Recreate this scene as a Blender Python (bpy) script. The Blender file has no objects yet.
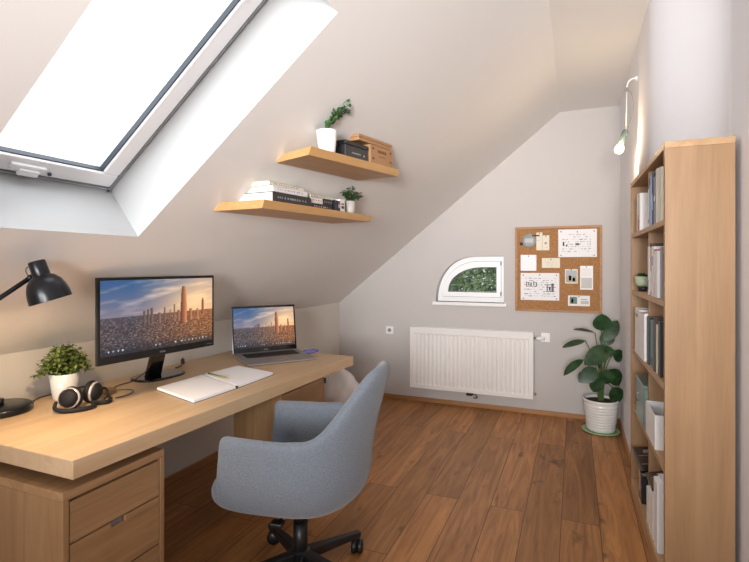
import bpy, bmesh, math, random
from mathutils import Vector, Matrix, noise
random.seed(7)
PI = math.pi
scn = bpy.context.scene
COL = scn.collection

# ------------------------------------------------------------------ colours / materials
def lin(c):
    if isinstance(c, str):
        c = c.lstrip('#'); c = [int(c[i:i+2], 16) / 255 for i in (0, 2, 4)]
    return tuple(((v / 12.92) if v <= .04045 else ((v + .055) / 1.055) ** 2.4) for v in c) + (1.0,)

def new_mat(name):
    m = bpy.data.materials.new(name); m.use_nodes = True
    nt = m.node_tree; b = nt.nodes.get('Principled BSDF')
    return m, nt, b

def plain(name, col, rough=.5, metal=0.0, bump=0.0, bscale=200, var=0.0, emit=0.0, trans=0.0, sheen=0.0, coat=0.0):
    m, nt, b = new_mat(name)
    c = lin(col)
    b.inputs['Base Color'].default_value = c
    b.inputs['Roughness'].default_value = rough
    b.inputs['Metallic'].default_value = metal
    if coat: b.inputs['Coat Weight'].default_value = coat
    if sheen: b.inputs['Sheen Weight'].default_value = sheen
    if emit:
        b.inputs['Emission Color'].default_value = c; b.inputs['Emission Strength'].default_value = emit
    if trans:
        b.inputs['Transmission Weight'].default_value = trans
    tc = nt.nodes.new('ShaderNodeTexCoord')
    if var:
        n = nt.nodes.new('ShaderNodeTexNoise'); n.inputs['Scale'].default_value = 9; n.inputs['Detail'].default_value = 4
        nt.links.new(tc.outputs['Object'], n.inputs['Vector'])
        mx = nt.nodes.new('ShaderNodeMix'); mx.data_type = 'RGBA'
        mx.inputs['A'].default_value = tuple(max(0, v * (1 - var)) for v in c[:3]) + (1,)
        mx.inputs['B'].default_value = tuple(min(1, v * (1 + var)) for v in c[:3]) + (1,)
        nt.links.new(n.outputs['Fac'], mx.inputs['Factor']); nt.links.new(mx.outputs['Result'], b.inputs['Base Color'])
    if bump:
        n = nt.nodes.new('ShaderNodeTexNoise'); n.inputs['Scale'].default_value = bscale; n.inputs['Detail'].default_value = 3
        nt.links.new(tc.outputs['Object'], n.inputs['Vector'])
        bp = nt.nodes.new('ShaderNodeBump'); bp.inputs['Strength'].default_value = bump; bp.inputs['Distance'].default_value = .002
        nt.links.new(n.outputs['Fac'], bp.inputs['Height']); nt.links.new(bp.outputs['Normal'], b.inputs['Normal'])
    return m

def wood(name, light, dark, axis='y', scale=1.0, rough=.45, knots=0.0):
    m, nt, b = new_mat(name)
    tc = nt.nodes.new('ShaderNodeTexCoord'); mp = nt.nodes.new('ShaderNodeMapping')
    s = {'x': (1.1, 16, 16), 'y': (16, 1.1, 16), 'z': (16, 16, 1.1)}[axis]
    mp.inputs['Scale'].default_value = [v * scale for v in s]
    nt.links.new(tc.outputs['Object'], mp.inputs['Vector'])
    n1 = nt.nodes.new('ShaderNodeTexNoise'); n1.inputs['Scale'].default_value = 1.0; n1.inputs['Detail'].default_value = 5
    n1.inputs['Distortion'].default_value = .9; n1.inputs['Roughness'].default_value = .55
    nt.links.new(mp.outputs['Vector'], n1.inputs['Vector'])
    n2 = nt.nodes.new('ShaderNodeTexNoise'); n2.inputs['Scale'].default_value = 7.0; n2.inputs['Detail'].default_value = 3
    nt.links.new(mp.outputs['Vector'], n2.inputs['Vector'])
    ad = nt.nodes.new('ShaderNodeMath'); ad.operation = 'MULTIPLY_ADD'; ad.inputs[1].default_value = .3
    nt.links.new(n2.outputs['Fac'], ad.inputs[0]); nt.links.new(n1.outputs['Fac'], ad.inputs[2])
    rp = nt.nodes.new('ShaderNodeValToRGB')
    rp.color_ramp.elements[0].position = .42; rp.color_ramp.elements[0].color = lin(dark)
    rp.color_ramp.elements[1].position = .82; rp.color_ramp.elements[1].color = lin(light)
    nt.links.new(ad.outputs[0], rp.inputs['Fac'])
    last = rp.outputs['Color']
    if knots:
        mp2 = nt.nodes.new('ShaderNodeMapping')
        mp2.inputs['Scale'].default_value = {'x': (1.2, 4, 4), 'y': (4, 1.2, 4), 'z': (4, 4, 1.2)}[axis]
        nt.links.new(tc.outputs['Object'], mp2.inputs['Vector'])
        n3 = nt.nodes.new('ShaderNodeTexNoise'); n3.inputs['Scale'].default_value = 2.1; n3.inputs['Detail'].default_value = 2
        nt.links.new(mp2.outputs['Vector'], n3.inputs['Vector'])
        r3 = nt.nodes.new('ShaderNodeValToRGB')
        r3.color_ramp.elements[0].position = .66; r3.color_ramp.elements[0].color = (0, 0, 0, 1)
        r3.color_ramp.elements[1].position = .76; r3.color_ramp.elements[1].color = (knots,) * 3 + (1,)
        nt.links.new(n3.outputs['Fac'], r3.inputs['Fac'])
        mx = nt.nodes.new('ShaderNodeMix'); mx.data_type = 'RGBA'
        mx.inputs['B'].default_value = tuple(v * .35 for v in lin(dark)[:3]) + (1,)
        nt.links.new(r3.outputs['Color'], mx.inputs['Factor']); nt.links.new(last, mx.inputs['A'])
        last = mx.outputs['Result']
    nt.links.new(last, b.inputs['Base Color'])
    b.inputs['Roughness'].default_value = rough
    bp = nt.nodes.new('ShaderNodeBump'); bp.inputs['Strength'].default_value = .08; bp.inputs['Distance'].default_value = .002
    nt.links.new(ad.outputs[0], bp.inputs['Height']); nt.links.new(bp.outputs['Normal'], b.inputs['Normal'])
    return m

def floor_mat():
    m, nt, b = new_mat('oak_floorboards')
    L = nt.links
    tc = nt.nodes.new('ShaderNodeTexCoord')
    mp = nt.nodes.new('ShaderNodeMapping'); mp.inputs['Rotation'].default_value = (0, 0, PI / 2)
    mp.inputs['Location'].default_value = (.35, .07, 0)
    L.new(tc.outputs['Object'], mp.inputs['Vector'])
    def brick(c1, c2, mort):
        br = nt.nodes.new('ShaderNodeTexBrick')
        br.offset = .37; br.inputs['Scale'].default_value = 1
        br.inputs['Brick Width'].default_value = 1.9; br.inputs['Row Height'].default_value = .2
        br.inputs['Mortar Size'].default_value = .0022; br.inputs['Mortar Smooth'].default_value = .2
        br.inputs['Color1'].default_value = c1; br.inputs['Color2'].default_value = c2; br.inputs['Mortar'].default_value = mort
        L.new(mp.outputs['Vector'], br.inputs['Vector']); return br
    br = brick((.0, .0, .0, 1), (1, 1, 1, 1), (.5, .5, .5, 1))
    # grain, shifted per board
    sep = nt.nodes.new('ShaderNodeVectorMath'); sep.operation = 'SCALE'; sep.inputs['Scale'].default_value = 7.3
    L.new(br.outputs['Color'], sep.inputs[0])
    av = nt.nodes.new('ShaderNodeVectorMath'); av.operation = 'ADD'
    L.new(tc.outputs['Object'], av.inputs[0]); L.new(sep.outputs['Vector'], av.inputs[1])
    mg = nt.nodes.new('ShaderNodeMapping'); mg.inputs['Scale'].default_value = (15, 1.3, 1)
    L.new(av.outputs['Vector'], mg.inputs['Vector'])
    n1 = nt.nodes.new('ShaderNodeTexNoise'); n1.inputs['Scale'].default_value = 1.02; n1.inputs['Detail'].default_value = 6
    n1.inputs['Distortion'].default_value = 1.6; n1.inputs['Roughness'].default_value = .6
    L.new(mg.outputs['Vector'], n1.inputs['Vector'])
    rp = nt.nodes.new('ShaderNodeValToRGB')
    rp.color_ramp.elements[0].position = .3; rp.color_ramp.elements[0].color = lin('#8c5b2f')
    rp.color_ramp.elements[1].position = .72; rp.color_ramp.elements[1].color = lin('#c48a52')
    L.new(n1.outputs['Fac'], rp.inputs['Fac'])
    # board to board tone
    tone = nt.nodes.new('ShaderNodeMapRange'); tone.inputs['To Min'].default_value = .72; tone.inputs['To Max'].default_value = 1.12
    L.new(br.outputs['Color'], tone.inputs['Value'])
    mu = nt.nodes.new('ShaderNodeMix'); mu.data_type = 'RGBA'; mu.blend_type = 'MULTIPLY'; mu.inputs['Factor'].default_value = 1
    L.new(rp.outputs['Color'], mu.inputs['A']); L.new(tone.outputs['Result'], mu.inputs['B'])
    # knots
    mk = nt.nodes.new('ShaderNodeMapping'); mk.inputs['Scale'].default_value = (7, 3.2, 1)
    L.new(av.outputs['Vector'], mk.inputs['Vector'])
    nk = nt.nodes.new('ShaderNodeTexNoise'); nk.inputs['Scale'].default_value = 1.5; nk.inputs['Detail'].default_value = 3
    L.new(mk.outputs['Vector'], nk.inputs['Vector'])
    rk = nt.nodes.new('ShaderNodeValToRGB')
    rk.color_ramp.elements[0].position = .64; rk.color_ramp.elements[0].color = (0, 0, 0, 1)
    rk.color_ramp.elements[1].position = .76; rk.color_ramp.elements[1].color = (.75, .75, .75, 1)
    L.new(nk.outputs['Fac'], rk.inputs['Fac'])
    mx = nt.nodes.new('ShaderNodeMix'); mx.data_type = 'RGBA'; mx.inputs['B'].default_value = lin('#4a2c18')
    L.new(rk.outputs['Color'], mx.inputs['Factor']); L.new(mu.outputs['Result'], mx.inputs['A'])
    # seams
    ms = nt.nodes.new('ShaderNodeMix'); ms.data_type = 'RGBA'; ms.inputs['B'].default_value = lin('#5a381f')
    L.new(br.outputs['Fac'], ms.inputs['Factor']); L.new(mx.outputs['Result'], ms.inputs['A'])
    L.new(ms.outputs['Result'], b.inputs['Base Color'])
    b.inputs['Roughness'].default_value = .52
    bp = nt.nodes.new('ShaderNodeBump'); bp.inputs['Strength'].default_value = .12; bp.inputs['Distance'].default_value = .003
    L.new(n1.outputs['Fac'], bp.inputs['Height']); L.new(bp.outputs['Normal'], b.inputs['Normal'])
    return m

def fabric_mat():
    m, nt, b = new_mat('blue_grey_woven_fabric')
    L = nt.links
    tc = nt.nodes.new('ShaderNodeTexCoord')
    w = []
    for sc in ((1, 1, .3), (.3, .3, 1)):
        mp = nt.nodes.new('ShaderNodeMapping'); mp.inputs['Scale'].default_value = [v * 600 for v in sc]
        L.new(tc.outputs['Object'], mp.inputs['Vector'])
        n = nt.nodes.new('ShaderNodeTexNoise'); n.inputs['Scale'].default_value = 1; n.inputs['Detail'].default_value = 2
        L.new(mp.outputs['Vector'], n.inputs['Vector']); w.append(n)
    ad = nt.nodes.new('ShaderNodeMath'); ad.operation = 'ADD'
    L.new(w[0].outputs['Fac'], ad.inputs[0]); L.new(w[1].outputs['Fac'], ad.inputs[1])
    rp = nt.nodes.new('ShaderNodeValToRGB')
    rp.color_ramp.elements[0].position = .75; rp.color_ramp.elements[0].color = lin('#5a616b')
    rp.color_ramp.elements[1].position = 1.0; rp.color_ramp.elements[1].color = lin('#70767f')
    hv = nt.nodes.new('ShaderNodeMath'); hv.operation = 'MULTIPLY'; hv.inputs[1].default_value = .88
    L.new(ad.outputs[0], hv.inputs[0]); L.new(hv.outputs[0], rp.inputs['Fac'])
    L.new(rp.outputs['Color'], b.inputs['Base Color'])
    b.inputs['Roughness'].default_value = .95; b.inputs['Sheen Weight'].default_value = .25
    bp = nt.nodes.new('ShaderNodeBump'); bp.inputs['Strength'].default_value = .15; bp.inputs['Distance'].default_value = .001
    L.new(ad.outputs[0], bp.inputs['Height']); L.new(bp.outputs['Normal'], b.inputs['Normal'])
    return m

def glass_mat(name, tint=(1, 1, 1, 1), gloss=.08):
    m = bpy.data.materials.new(name); m.use_nodes = True; nt = m.node_tree
    nt.nodes.clear()
    o = nt.nodes.new('ShaderNodeOutputMaterial'); t = nt.nodes.new('ShaderNodeBsdfTransparent'); t.inputs['Color'].default_value = tint
    g = nt.nodes.new('ShaderNodeBsdfGlossy'); g.inputs['Roughness'].default_value = .02
    mx = nt.nodes.new('ShaderNodeMixShader'); mx.inputs['Fac'].default_value = gloss
    nt.links.new(t.outputs[0], mx.inputs[1]); nt.links.new(g.outputs[0], mx.inputs[2]); nt.links.new(mx.outputs[0], o.inputs['Surface'])
    return m

def vcol_screen_mat(name, strength=1.0):
    m, nt, b = new_mat(name)
    a = nt.nodes.new('ShaderNodeVertexColor'); a.layer_name = 'picture'
    b.inputs['Base Color'].default_value = (.01, .01, .012, 1); b.inputs['Roughness'].default_value = .25
    nt.links.new(a.outputs['Color'], b.inputs['Emission Color']); b.inputs['Emission Strength'].default_value = strength
    return m

def leaf_mat(name, light, dark, rough=.45):
    m, nt, b = new_mat(name)
    tc = nt.nodes.new('ShaderNodeTexCoord'); n = nt.nodes.new('ShaderNodeTexNoise')
    n.inputs['Scale'].default_value = 22; n.inputs['Detail'].default_value = 2
    nt.links.new(tc.outputs['Object'], n.inputs['Vector'])
    rp = nt.nodes.new('ShaderNodeValToRGB')
    rp.color_ramp.elements[0].position = .35; rp.color_ramp.elements[0].color = lin(dark)
    rp.color_ramp.elements[1].position = .65; rp.color_ramp.elements[1].color = lin(light)
    nt.links.new(n.outputs['Fac'], rp.inputs['Fac']); nt.links.new(rp.outputs['Color'], b.inputs['Base Color'])
    b.inputs['Roughness'].default_value = rough
    return m

def cork_mat():
    m, nt, b = new_mat('cork')
    tc = nt.nodes.new('ShaderNodeTexCoord'); n = nt.nodes.new('ShaderNodeTexVoronoi')
    n.inputs['Scale'].default_value = 160
    nt.links.new(tc.outputs['Object'], n.inputs['Vector'])
    rp = nt.nodes.new('ShaderNodeValToRGB')
    rp.color_ramp.elements[0].color = lin('#936740'); rp.color_ramp.elements[1].color = lin('#b58657')
    sx = nt.nodes.new('ShaderNodeSeparateColor'); nt.links.new(n.outputs['Color'], sx.inputs[0])
    nt.links.new(sx.outputs[0], rp.inputs['Fac']); nt.links.new(rp.outputs['Color'], b.inputs['Base Color'])
    b.inputs['Roughness'].default_value = .9
    return m

M = dict(
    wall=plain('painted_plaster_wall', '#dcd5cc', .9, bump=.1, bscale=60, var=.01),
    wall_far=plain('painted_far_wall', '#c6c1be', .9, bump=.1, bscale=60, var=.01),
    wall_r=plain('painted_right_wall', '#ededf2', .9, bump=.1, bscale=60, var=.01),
    ceil=plain('painted_ceiling', '#eeebe8', .9, bump=.1, bscale=60, var=.01),
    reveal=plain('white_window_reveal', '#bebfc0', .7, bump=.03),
    pvc=plain('white_window_plastic', '#fcfcfd', .35, var=.01),
    gasket=plain('dark_rubber_gasket', '#3b4450', .5, var=.1),
    glass=glass_mat('window_glass', gloss=.02),
    floor=floor_mat(),
    desk=wood('light_oak_desk', '#cdb08d', '#bf9f7b', 'y', 1.0, .42),
    deskx=wood('light_oak_end', '#d3a872', '#bd8f5a', 'x', 1.0, .45),
    cabz=wood('light_oak_side', '#a07d59', '#896744', 'z', 1.0, .5, knots=.35),
    caby=wood('light_oak_front', '#a6825d', '#8c6946', 'y', 1.0, .5, knots=.45),
    bookz=wood('bookcase_oak_upright', '#a8845f', '#93704b', 'z', .8, .5, knots=.15),
    booky=wood('bookcase_oak_shelf', '#bf9a72', '#a9835b', 'y', 1.0, .5),
    shelfw=wood('wall_shelf_oak', '#cfa26c', '#bd8f59', 'y', 1.2, .4),
    base=wood('baseboard_oak', '#b48456', '#9c6d43', 'y', 1.0, .5),
    basex=wood('baseboard_oak_cross', '#b48456', '#9c6d43', 'x', 1.0, .5),
    frame=wood('board_frame_wood', '#b08050', '#96683c', 'x', 2, .5),
    fabric=fabric_mat(),
    black=plain('black_plastic', '#161618', .42, var=.15),
    blackg=plain('glossy_black', '#0c0d10', .12, var=.1, coat=.5),
    blackm=plain('black_painted_metal', '#1b1c20', .28, metal=.3, var=.1),
    rubber=plain('soft_black_cushion', '#101012', .7, bump=.2, var=.1),
    silver=plain('brushed_aluminium', '#9a9a9e', .35, metal=.7, var=.05),
    silverd=plain('grey_aluminium_deck', '#8c8784', .5, metal=.1, var=.05),
    ring=plain('white_rose_ring', '#d6cacb', .25, metal=.4, var=.03),
    white=plain('white_paint', '#f0efed', .45, var=.01),
    rad=plain('white_enamel', '#eeebe8', .35, var=.01),
    ceramic=plain('white_ceramic', '#ecebe8', .25, var=.02, coat=.3),
    greyceramic=plain('grey_ceramic', '#b8b4ae', .45, var=.05),
    paper=plain('white_paper', '#fafaff', .8, var=.01),
    boardpaper=plain('white_board_paper', '#f0eef0', .75, var=.01),  # slightly greyer white for the large pinned sheets
    cream=plain('cream_paper', '#e9e2cf', .8, var=.03),
    ink=plain('grey_ink', '#77757c', .8, var=.1),
    inkd=plain('dark_ink', '#33333a', .8, var=.1),
    cork=cork_mat(),
    soil=plain('dark_soil', '#2d2119', .95, bump=.8, bscale=80, var=.3),
    leafd=leaf_mat('desk_plant_leaf', '#8b9a50', '#46592a'),
    leafr=leaf_mat('sprig_leaf', '#4a7044', '#1d3a20'),
    leaff=leaf_mat('fine_dark_leaf', '#436238', '#1a3016'),
    leafb=leaf_mat('big_glossy_leaf', '#2a4f26', '#123013', .42),
    leaft=leaf_mat('tree_leaf', '#a3b88c', '#566f4c', .6),
    leaft2=leaf_mat('tree_leaf_dark', '#7d9672', '#48624a', .6),
    stem=plain('green_stem', '#4d6a34', .6, var=.2),
    bark=plain('brown_bark', '#5a4636', .9, bump=.8, bscale=30, var=.3),
    saucer=plain('green_saucer', '#9dbf95', .35, var=.05),
    pencil=plain('olive_pencil', '#8a8433', .4, var=.1),
    pencilt=plain('yellow_pencil_tip', '#c9b052', .5, var=.1),
    teal=plain('teal_cover', '#5f9295', .5, var=.1),
    navy=plain('navy_cover', '#2e3e66', .5, var=.1),
    blue=plain('pale_blue_cover', '#93a6c4', .5, var=.1),
    red=plain('red_cover', '#b3524a', .5, var=.1),
    pink=plain('pink_cover', '#d8a9a4', .5, var=.1),
    greyc=plain('grey_cover', '#8d9196', .5, var=.1),
    dark=plain('dark_cover', '#26262b', .45, var=.2),
    brownd=plain('dark_brown_cover', '#4a352c', .5, var=.2),
    whitec=plain('white_cover', '#e9e6e4', .5, var=.03),
    lilac=plain('lilac_print', '#a18bab', .5, var=.1),
    tin=plain('green_grey_tin', '#7e938b', .3, metal=.4, var=.15),
    card=plain('brown_cardboard', '#a67d57', .8, bump=.1, var=.08),
    cardd=plain('brown_cardboard_print', '#6b4428', .8, var=.1),
    palegreen=plain('pale_green_pot', '#b4c2a4', .4, var=.05),
    socketg=plain('grey_green_socket', '#6f8378', .35, metal=.3, var=.05),
    cordw=plain('white_cord', '#e5dfd6', .5, var=.02),
    cordg=plain('grey_cord', '#8c8478', .5, var=.05),
    bulb=plain('lit_bulb', '#ffe2b8', .3, emit=9.0),
    bulb2=plain('lit_lamp_bulb', '#ffdca8', .3, emit=6.0),
    shadein=plain('white_shade_inside', '#e8dfd0', .4, var=.02),
    purple=plain('purple_cloth', '#6d6aa8', .7, var=.15),
    bag=plain('white_plastic_bag', '#e7e2e2', .5, bump=.3, bscale=25, var=.04),
    amber=plain('brown_translucent_plastic', '#7a5a3c', .3, var=.1),
    chrome=plain('chrome', '#b9b9ba', .2, metal=.9),
    icons=plain('screen_icons', '#e6ecf2', .5, emit=.8),
    photo1=plain('photo_print_grey', '#8f9496', .4, var=.4),
    photo2=plain('photo_print_brown', '#8a7a5c', .4, var=.4),
    photo3=plain('photo_print_green', '#3e5a48', .4, var=.4),
    keys=plain('black_keys', '#1c1c20', .5, var=.1),
)
M['screen'] = vcol_screen_mat('screen_picture', .95)

# ------------------------------------------------------------------ mesh builder
class G:
    def __init__(s): s.bm = bmesh.new(); s.mats = []
    def mi(s, m):
        if m not in s.mats: s.mats.append(m)
        return s.mats.index(m)
    def face(s, pts, m=None):
        f = s.bm.faces.new([s.bm.verts.new(p) for p in pts])
        if m: f.material_index = s.mi(m)
        return f
    def box(s, a, b, m=None, bev=0.0, T=None, seg=2):
        x0, y0, z0 = [min(a[i], b[i]) for i in range(3)]; x1, y1, z1 = [max(a[i], b[i]) for i in range(3)]
        return s.hexa([(x0, y0), (x1, y0), (x1, y1), (x0, y1)], z0, z1, m, bev, T, seg)
    def hexa(s, q, z0, z1, m=None, bev=0.0, T=None, seg=2):
        return s.hex8([(p[0], p[1], z0) for p in q] + [(p[0], p[1], z1) for p in q], m, bev, T, seg)
    def hex8(s, P, m=None, bev=0.0, T=None, seg=2):
        t = bmesh.new(); v = [t.verts.new(p) for p in P]
        for f in ((3, 2, 1, 0), (4, 5, 6, 7), (0, 1, 5, 4), (1, 2, 6, 5), (2, 3, 7, 6), (3, 0, 4, 7)): t.faces.new([v[i] for i in f])
        if bev: bmesh.ops.bevel(t, geom=list(t.edges), offset=bev, segments=seg, affect='EDGES', profile=.5)
        return s.merge(t, m, T)
    def merge(s, t, m=None, T=None, smooth=False):
        if T is not None: bmesh.ops.transform(t, matrix=T, verts=t.verts)
        idx = s.mi(m) if m else 0; mp = {}
        for v in t.verts: mp[v] = s.bm.verts.new(v.co)
        for f in t.faces:
            try: nf = s.bm.faces.new([mp[v] for v in f.verts])
            except ValueError: continue
            nf.material_index = idx; nf.smooth = smooth or f.smooth
        t.free(); return s
    def lathe(s, prof, n=32, m=None, T=None, smooth=True):
        t = bmesh.new(); rings = []
        for r, z in prof:
            if r < 1e-6: rings.append([t.verts.new((0, 0, z))])
            else: rings.append([t.verts.new((r * math.cos(2 * PI * i / n), r * math.sin(2 * PI * i / n), z)) for i in range(n)])
        for a, b in zip(rings, rings[1:]):
            for i in range(n):
                j = (i + 1) % n
                if len(a) == 1 and len(b) == 1: continue
                if len(a) == 1: f = t.faces.new((a[0], b[j], b[i]))
                elif len(b) == 1: f = t.faces.new((a[i], a[j], b[0]))
                else: f = t.faces.new((a[i], a[j], b[j], b[i]))
                f.smooth = smooth
        return s.merge(t, m, T)
    def tube(s, pts, r, n=10, m=None, T=None, cap=True):
        t = bmesh.new(); P = [Vector(p) for p in pts]; rings = []
        R = r if isinstance(r, (list, tuple)) else [r] * len(P)
        up = Vector((0, 0, 1)); prev = None
        for i, p in enumerate(P):
            d = (P[min(i + 1, len(P) - 1)] - P[max(i - 1, 0)]).normalized()
            if prev is None:
                a = d.cross(up)
                if a.length < 1e-3: a = d.cross(Vector((1, 0, 0)))
                a.normalize()
            else:
                a = (prev - d * prev.dot(d)).normalized()
            b = d.cross(a); prev = a
            rings.append([t.verts.new(p + (a * math.cos(2 * PI * k / n) + b * math.sin(2 * PI * k / n)) * R[i]) for k in range(n)])
        for a, b in zip(rings, rings[1:]):
            for i in range(n):
                j = (i + 1) % n; f = t.faces.new((a[i], a[j], b[j], b[i])); f.smooth = True
        if cap: t.faces.new(rings[0][::-1]); t.faces.new(rings[-1])
        return s.merge(t, m, T)
    def ball(s, c, r, m=None, sc=(1, 1, 1), seg=20):
        t = bmesh.new(); bmesh.ops.create_uvsphere(t, u_segments=seg, v_segments=seg // 2 + 2, radius=r)
        for f in t.faces: f.smooth = True
        return s.merge(t, m, Matrix.Translation(c) @ Matrix.Diagonal((*sc, 1)))
    def leaf(s, base, d, up, L, W, bend=.25, m=None, n=5, fold=.15, heart=0.0):
        base = Vector(base); d = Vector(d).normalized(); up = Vector(up)
        side = d.cross(up)
        if side.length < 1e-4: side = d.orthogonal()
        side.normalize(); nn = side.cross(d).normalized()
        idx = s.mi(m) if m else 0; rows = []
        for i in range(n + 1):
            t = i / n
            w = math.sin(PI * min(1, (t * (1 - heart) + heart * .9 * math.sqrt(t)))) ** .8 * W * .5 if 0 < t < 1 else 0
            c = base + d * L * (t - bend * .25 * t * t) - nn * bend * L * t * t
            if w <= 0: rows.append([s.bm.verts.new(c)])
            else: rows.append([s.bm.verts.new(c - side * w + nn * w * fold), s.bm.verts.new(c), s.bm.verts.new(c + side * w + nn * w * fold)])
        for a, b in zip(rows, rows[1:]):
            if len(a) == 1: fs = [(a[0], b[1], b[0]), (a[0], b[2], b[1])]
            elif len(b) == 1: fs = [(a[0], a[1], b[0]), (a[1], a[2], b[0])]
            else: fs = [(a[0], a[1], b[1], b[0]), (a[1], a[2], b[2], b[1])]
            for q in fs:
                f = s.bm.faces.new(q); f.smooth = True; f.material_index = idx
    def build(s, name, mat=None, parent=None, loc=(0, 0, 0), rot=(0, 0, 0), normals=True):
        if normals: bmesh.ops.recalc_face_normals(s.bm, faces=s.bm.faces)
        me = bpy.data.meshes.new(name); s.bm.to_mesh(me); s.bm.free()
        ms = s.mats if s.mats else [mat]
        for k in ms: me.materials.append(M[k] if isinstance(k, str) else k)
        o = bpy.data.objects.new(name, me); COL.objects.link(o)
        o.location = loc; o.rotation_euler = rot
        if parent: o.parent = parent
        return o

def tag(o, label, cat, group=None):
    o['label'] = label; o['category'] = cat
    if group: o['group'] = group
    return o
def thing(name, label, cat, loc=(0, 0, 0), rot=(0, 0, 0), group=None):
    o = bpy.data.objects.new(name, None); COL.objects.link(o); o.empty_display_size = .05
    o.location = loc; o.rotation_euler = rot
    return tag(o, label, cat, group)
def struct(o): o['kind'] = 'structure'; return o
def rotT(axis, deg): return Matrix.Rotation(math.radians(deg), 4, axis)
TR = Matrix.Translation

# ------------------------------------------------------------------ room
XL, XR, XJ, YF, YN, YJ = -2.5, .63, .386, 4.95, -3.2, 3.55
KN, FX, FZ = 1.03, -.13, 2.93
A = math.atan2(FZ - KN, FX - XL); ca, sa = math.cos(A), math.sin(A)
VL = math.hypot(FZ - KN, FX - XL)
def slope(v, y, d=0.0): return (XL + v * ca - d * sa, y, KN + v * sa + d * ca)

g = G(); g.box((XL - .1, YN - .1, -.08), (XR + .1, YF + .3, 0), 'floor'); struct(g.build('floor'))
g = G(); g.box((XL - .12, YN, 0), (XL, YF, KN), 'wall'); struct(g.build('wall_left'))
g = G(); g.box((XL - .1, YN - .1, 0), (XR + .1, YN, FZ + .2), 'wall'); struct(g.build('wall_front'))
g = G(); g.box((XR, YN, 0), (XR + .12, YJ, FZ + .05), 'wall_r'); g.box((XJ, YJ, 0), (XR + .12, YF, FZ + .05), 'wall_r')
# above the bookcase niche the wall runs out obliquely to the corner
cv = [(XJ, YJ)]
for i in range(13):
    t = i / 12; yy = 3.12 - t * .60; cv.append((XJ + (XR - XJ) * (t * t * (3 - 2 * t)), yy))
va = [g.bm.verts.new((x, y, 1.99)) for x, y in cv]; vb = [g.bm.verts.new((x, y, FZ)) for x, y in cv]
for i in range(13):
    f = g.bm.faces.new((va[i], va[i + 1], vb[i + 1], vb[i])); f.smooth = True; f.material_index = 0
g.bm.faces.new(va + [g.bm.verts.new((XR, YJ, 1.99))])
struct(g.build('wall_right'))

# ceiling: slope with the skylight opening, reveals, flat strip
V0, V1, Y0, Y1, RD = .882, 2.17, .85, 1.585, .3
g = G()
def sq(v0, v1, y0, y1): g.face([slope(v0, y0), slope(v1, y0), slope(v1, y1), slope(v0, y1)], 'ceil')
sq(0, V0, YN, YF); sq(V1, VL, YN, YF); sq(V0, V1, YN, Y0); sq(V0, V1, Y1, YF)
g.face([(FX, YN, FZ), (XR, YN, FZ), (XR, YF, FZ), (FX, YF, FZ)], 'ceil')
for (a, b) in (((V0, Y0), (V1, Y0)), ((V1, Y0), (V1, Y1)), ((V1, Y1), (V0, Y1)), ((V0, Y1), (V0, Y0))):
    g.face([slope(*a), slope(*b), slope(*b, RD), slope(*a, RD)], 'reveal')
# outer roof skin so nothing leaks
def sq2(v0, v1, y0, y1): g.face([slope(v0, y0, RD), slope(v1, y0, RD), slope(v1, y1, RD), slope(v0, y1, RD)], 'ceil')
sq2(-.3, V0, YN, YF + .3); sq2(V1, VL + .3, YN, YF + .3); sq2(V0, V1, YN, Y0); sq2(V0, V1, Y1, YF + .3)
struct(g.build('ceiling', normals=False))

# far wall with quarter-round window hole
WX0, WX1, WZ0, WZ1 = -1.36, -.657, 1.075, 1.55
def arch(x0, x1, z0, z1, rx, n=20):
    pts = []
    for i in range(n + 1):
        a = PI / 2 * i / n; e = .93
        pts.append((x0 + rx - rx * max(0, math.cos(a)) ** e, z0 + (z1 - z0) * max(0, math.sin(a)) ** e))
    return pts + [(x1, z1), (x1, z0)]
RX = .42
hole = arch(WX0, WX1, WZ0, WZ1, RX)
def ztop(x): return KN + (x - XL) / (FX - XL) * (FZ - KN) if x < FX else FZ
g = G()
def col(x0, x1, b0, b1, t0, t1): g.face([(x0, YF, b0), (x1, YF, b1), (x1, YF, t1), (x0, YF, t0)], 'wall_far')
col(XL, WX0, 0, 0, ztop(XL), ztop(WX0)); col(WX0, WX1, 0, 0, WZ0, WZ0)
for (xa, za), (xb, zb) in zip(hole[:-2], hole[1:-1]): col(xa, xb, za, zb, ztop(xa), ztop(xb))
col(WX1, FX, 0, 0, ztop(WX1), FZ); col(FX, XR + .1, 0, 0, FZ, FZ)
for p, q in zip(hole, hole[1:] + hole[:1]):
    g.face([(p[0], YF, p[1]), (q[0], YF, q[1]), (q[0], YF + .3, q[1]), (p[0], YF + .3, p[1])], 'reveal')
for p, q in zip(hole[:-2], hole[1:-1]):
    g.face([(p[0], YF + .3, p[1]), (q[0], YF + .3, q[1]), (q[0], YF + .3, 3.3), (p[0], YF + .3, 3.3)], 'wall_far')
struct(g.build('wall_back', normals=False))

def strip(name, a, b, m):
    g = G(); g.box(a, b, m, .003); return struct(g.build(name))
strip('baseboard_back', (XL + .015, YF - .014, 0), (XJ - .014, YF, .045), 'basex')
strip('baseboard_left', (XL, YN, 0), (XL + .014, YF, .05), 'base')
strip('baseboard_right', (XJ - .014, YJ, 0), (XJ, YF, .05), 'base')
strip('trim_right', (XR - .014, YN, 0), (XR, 2.37, .05), 'base')

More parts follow.
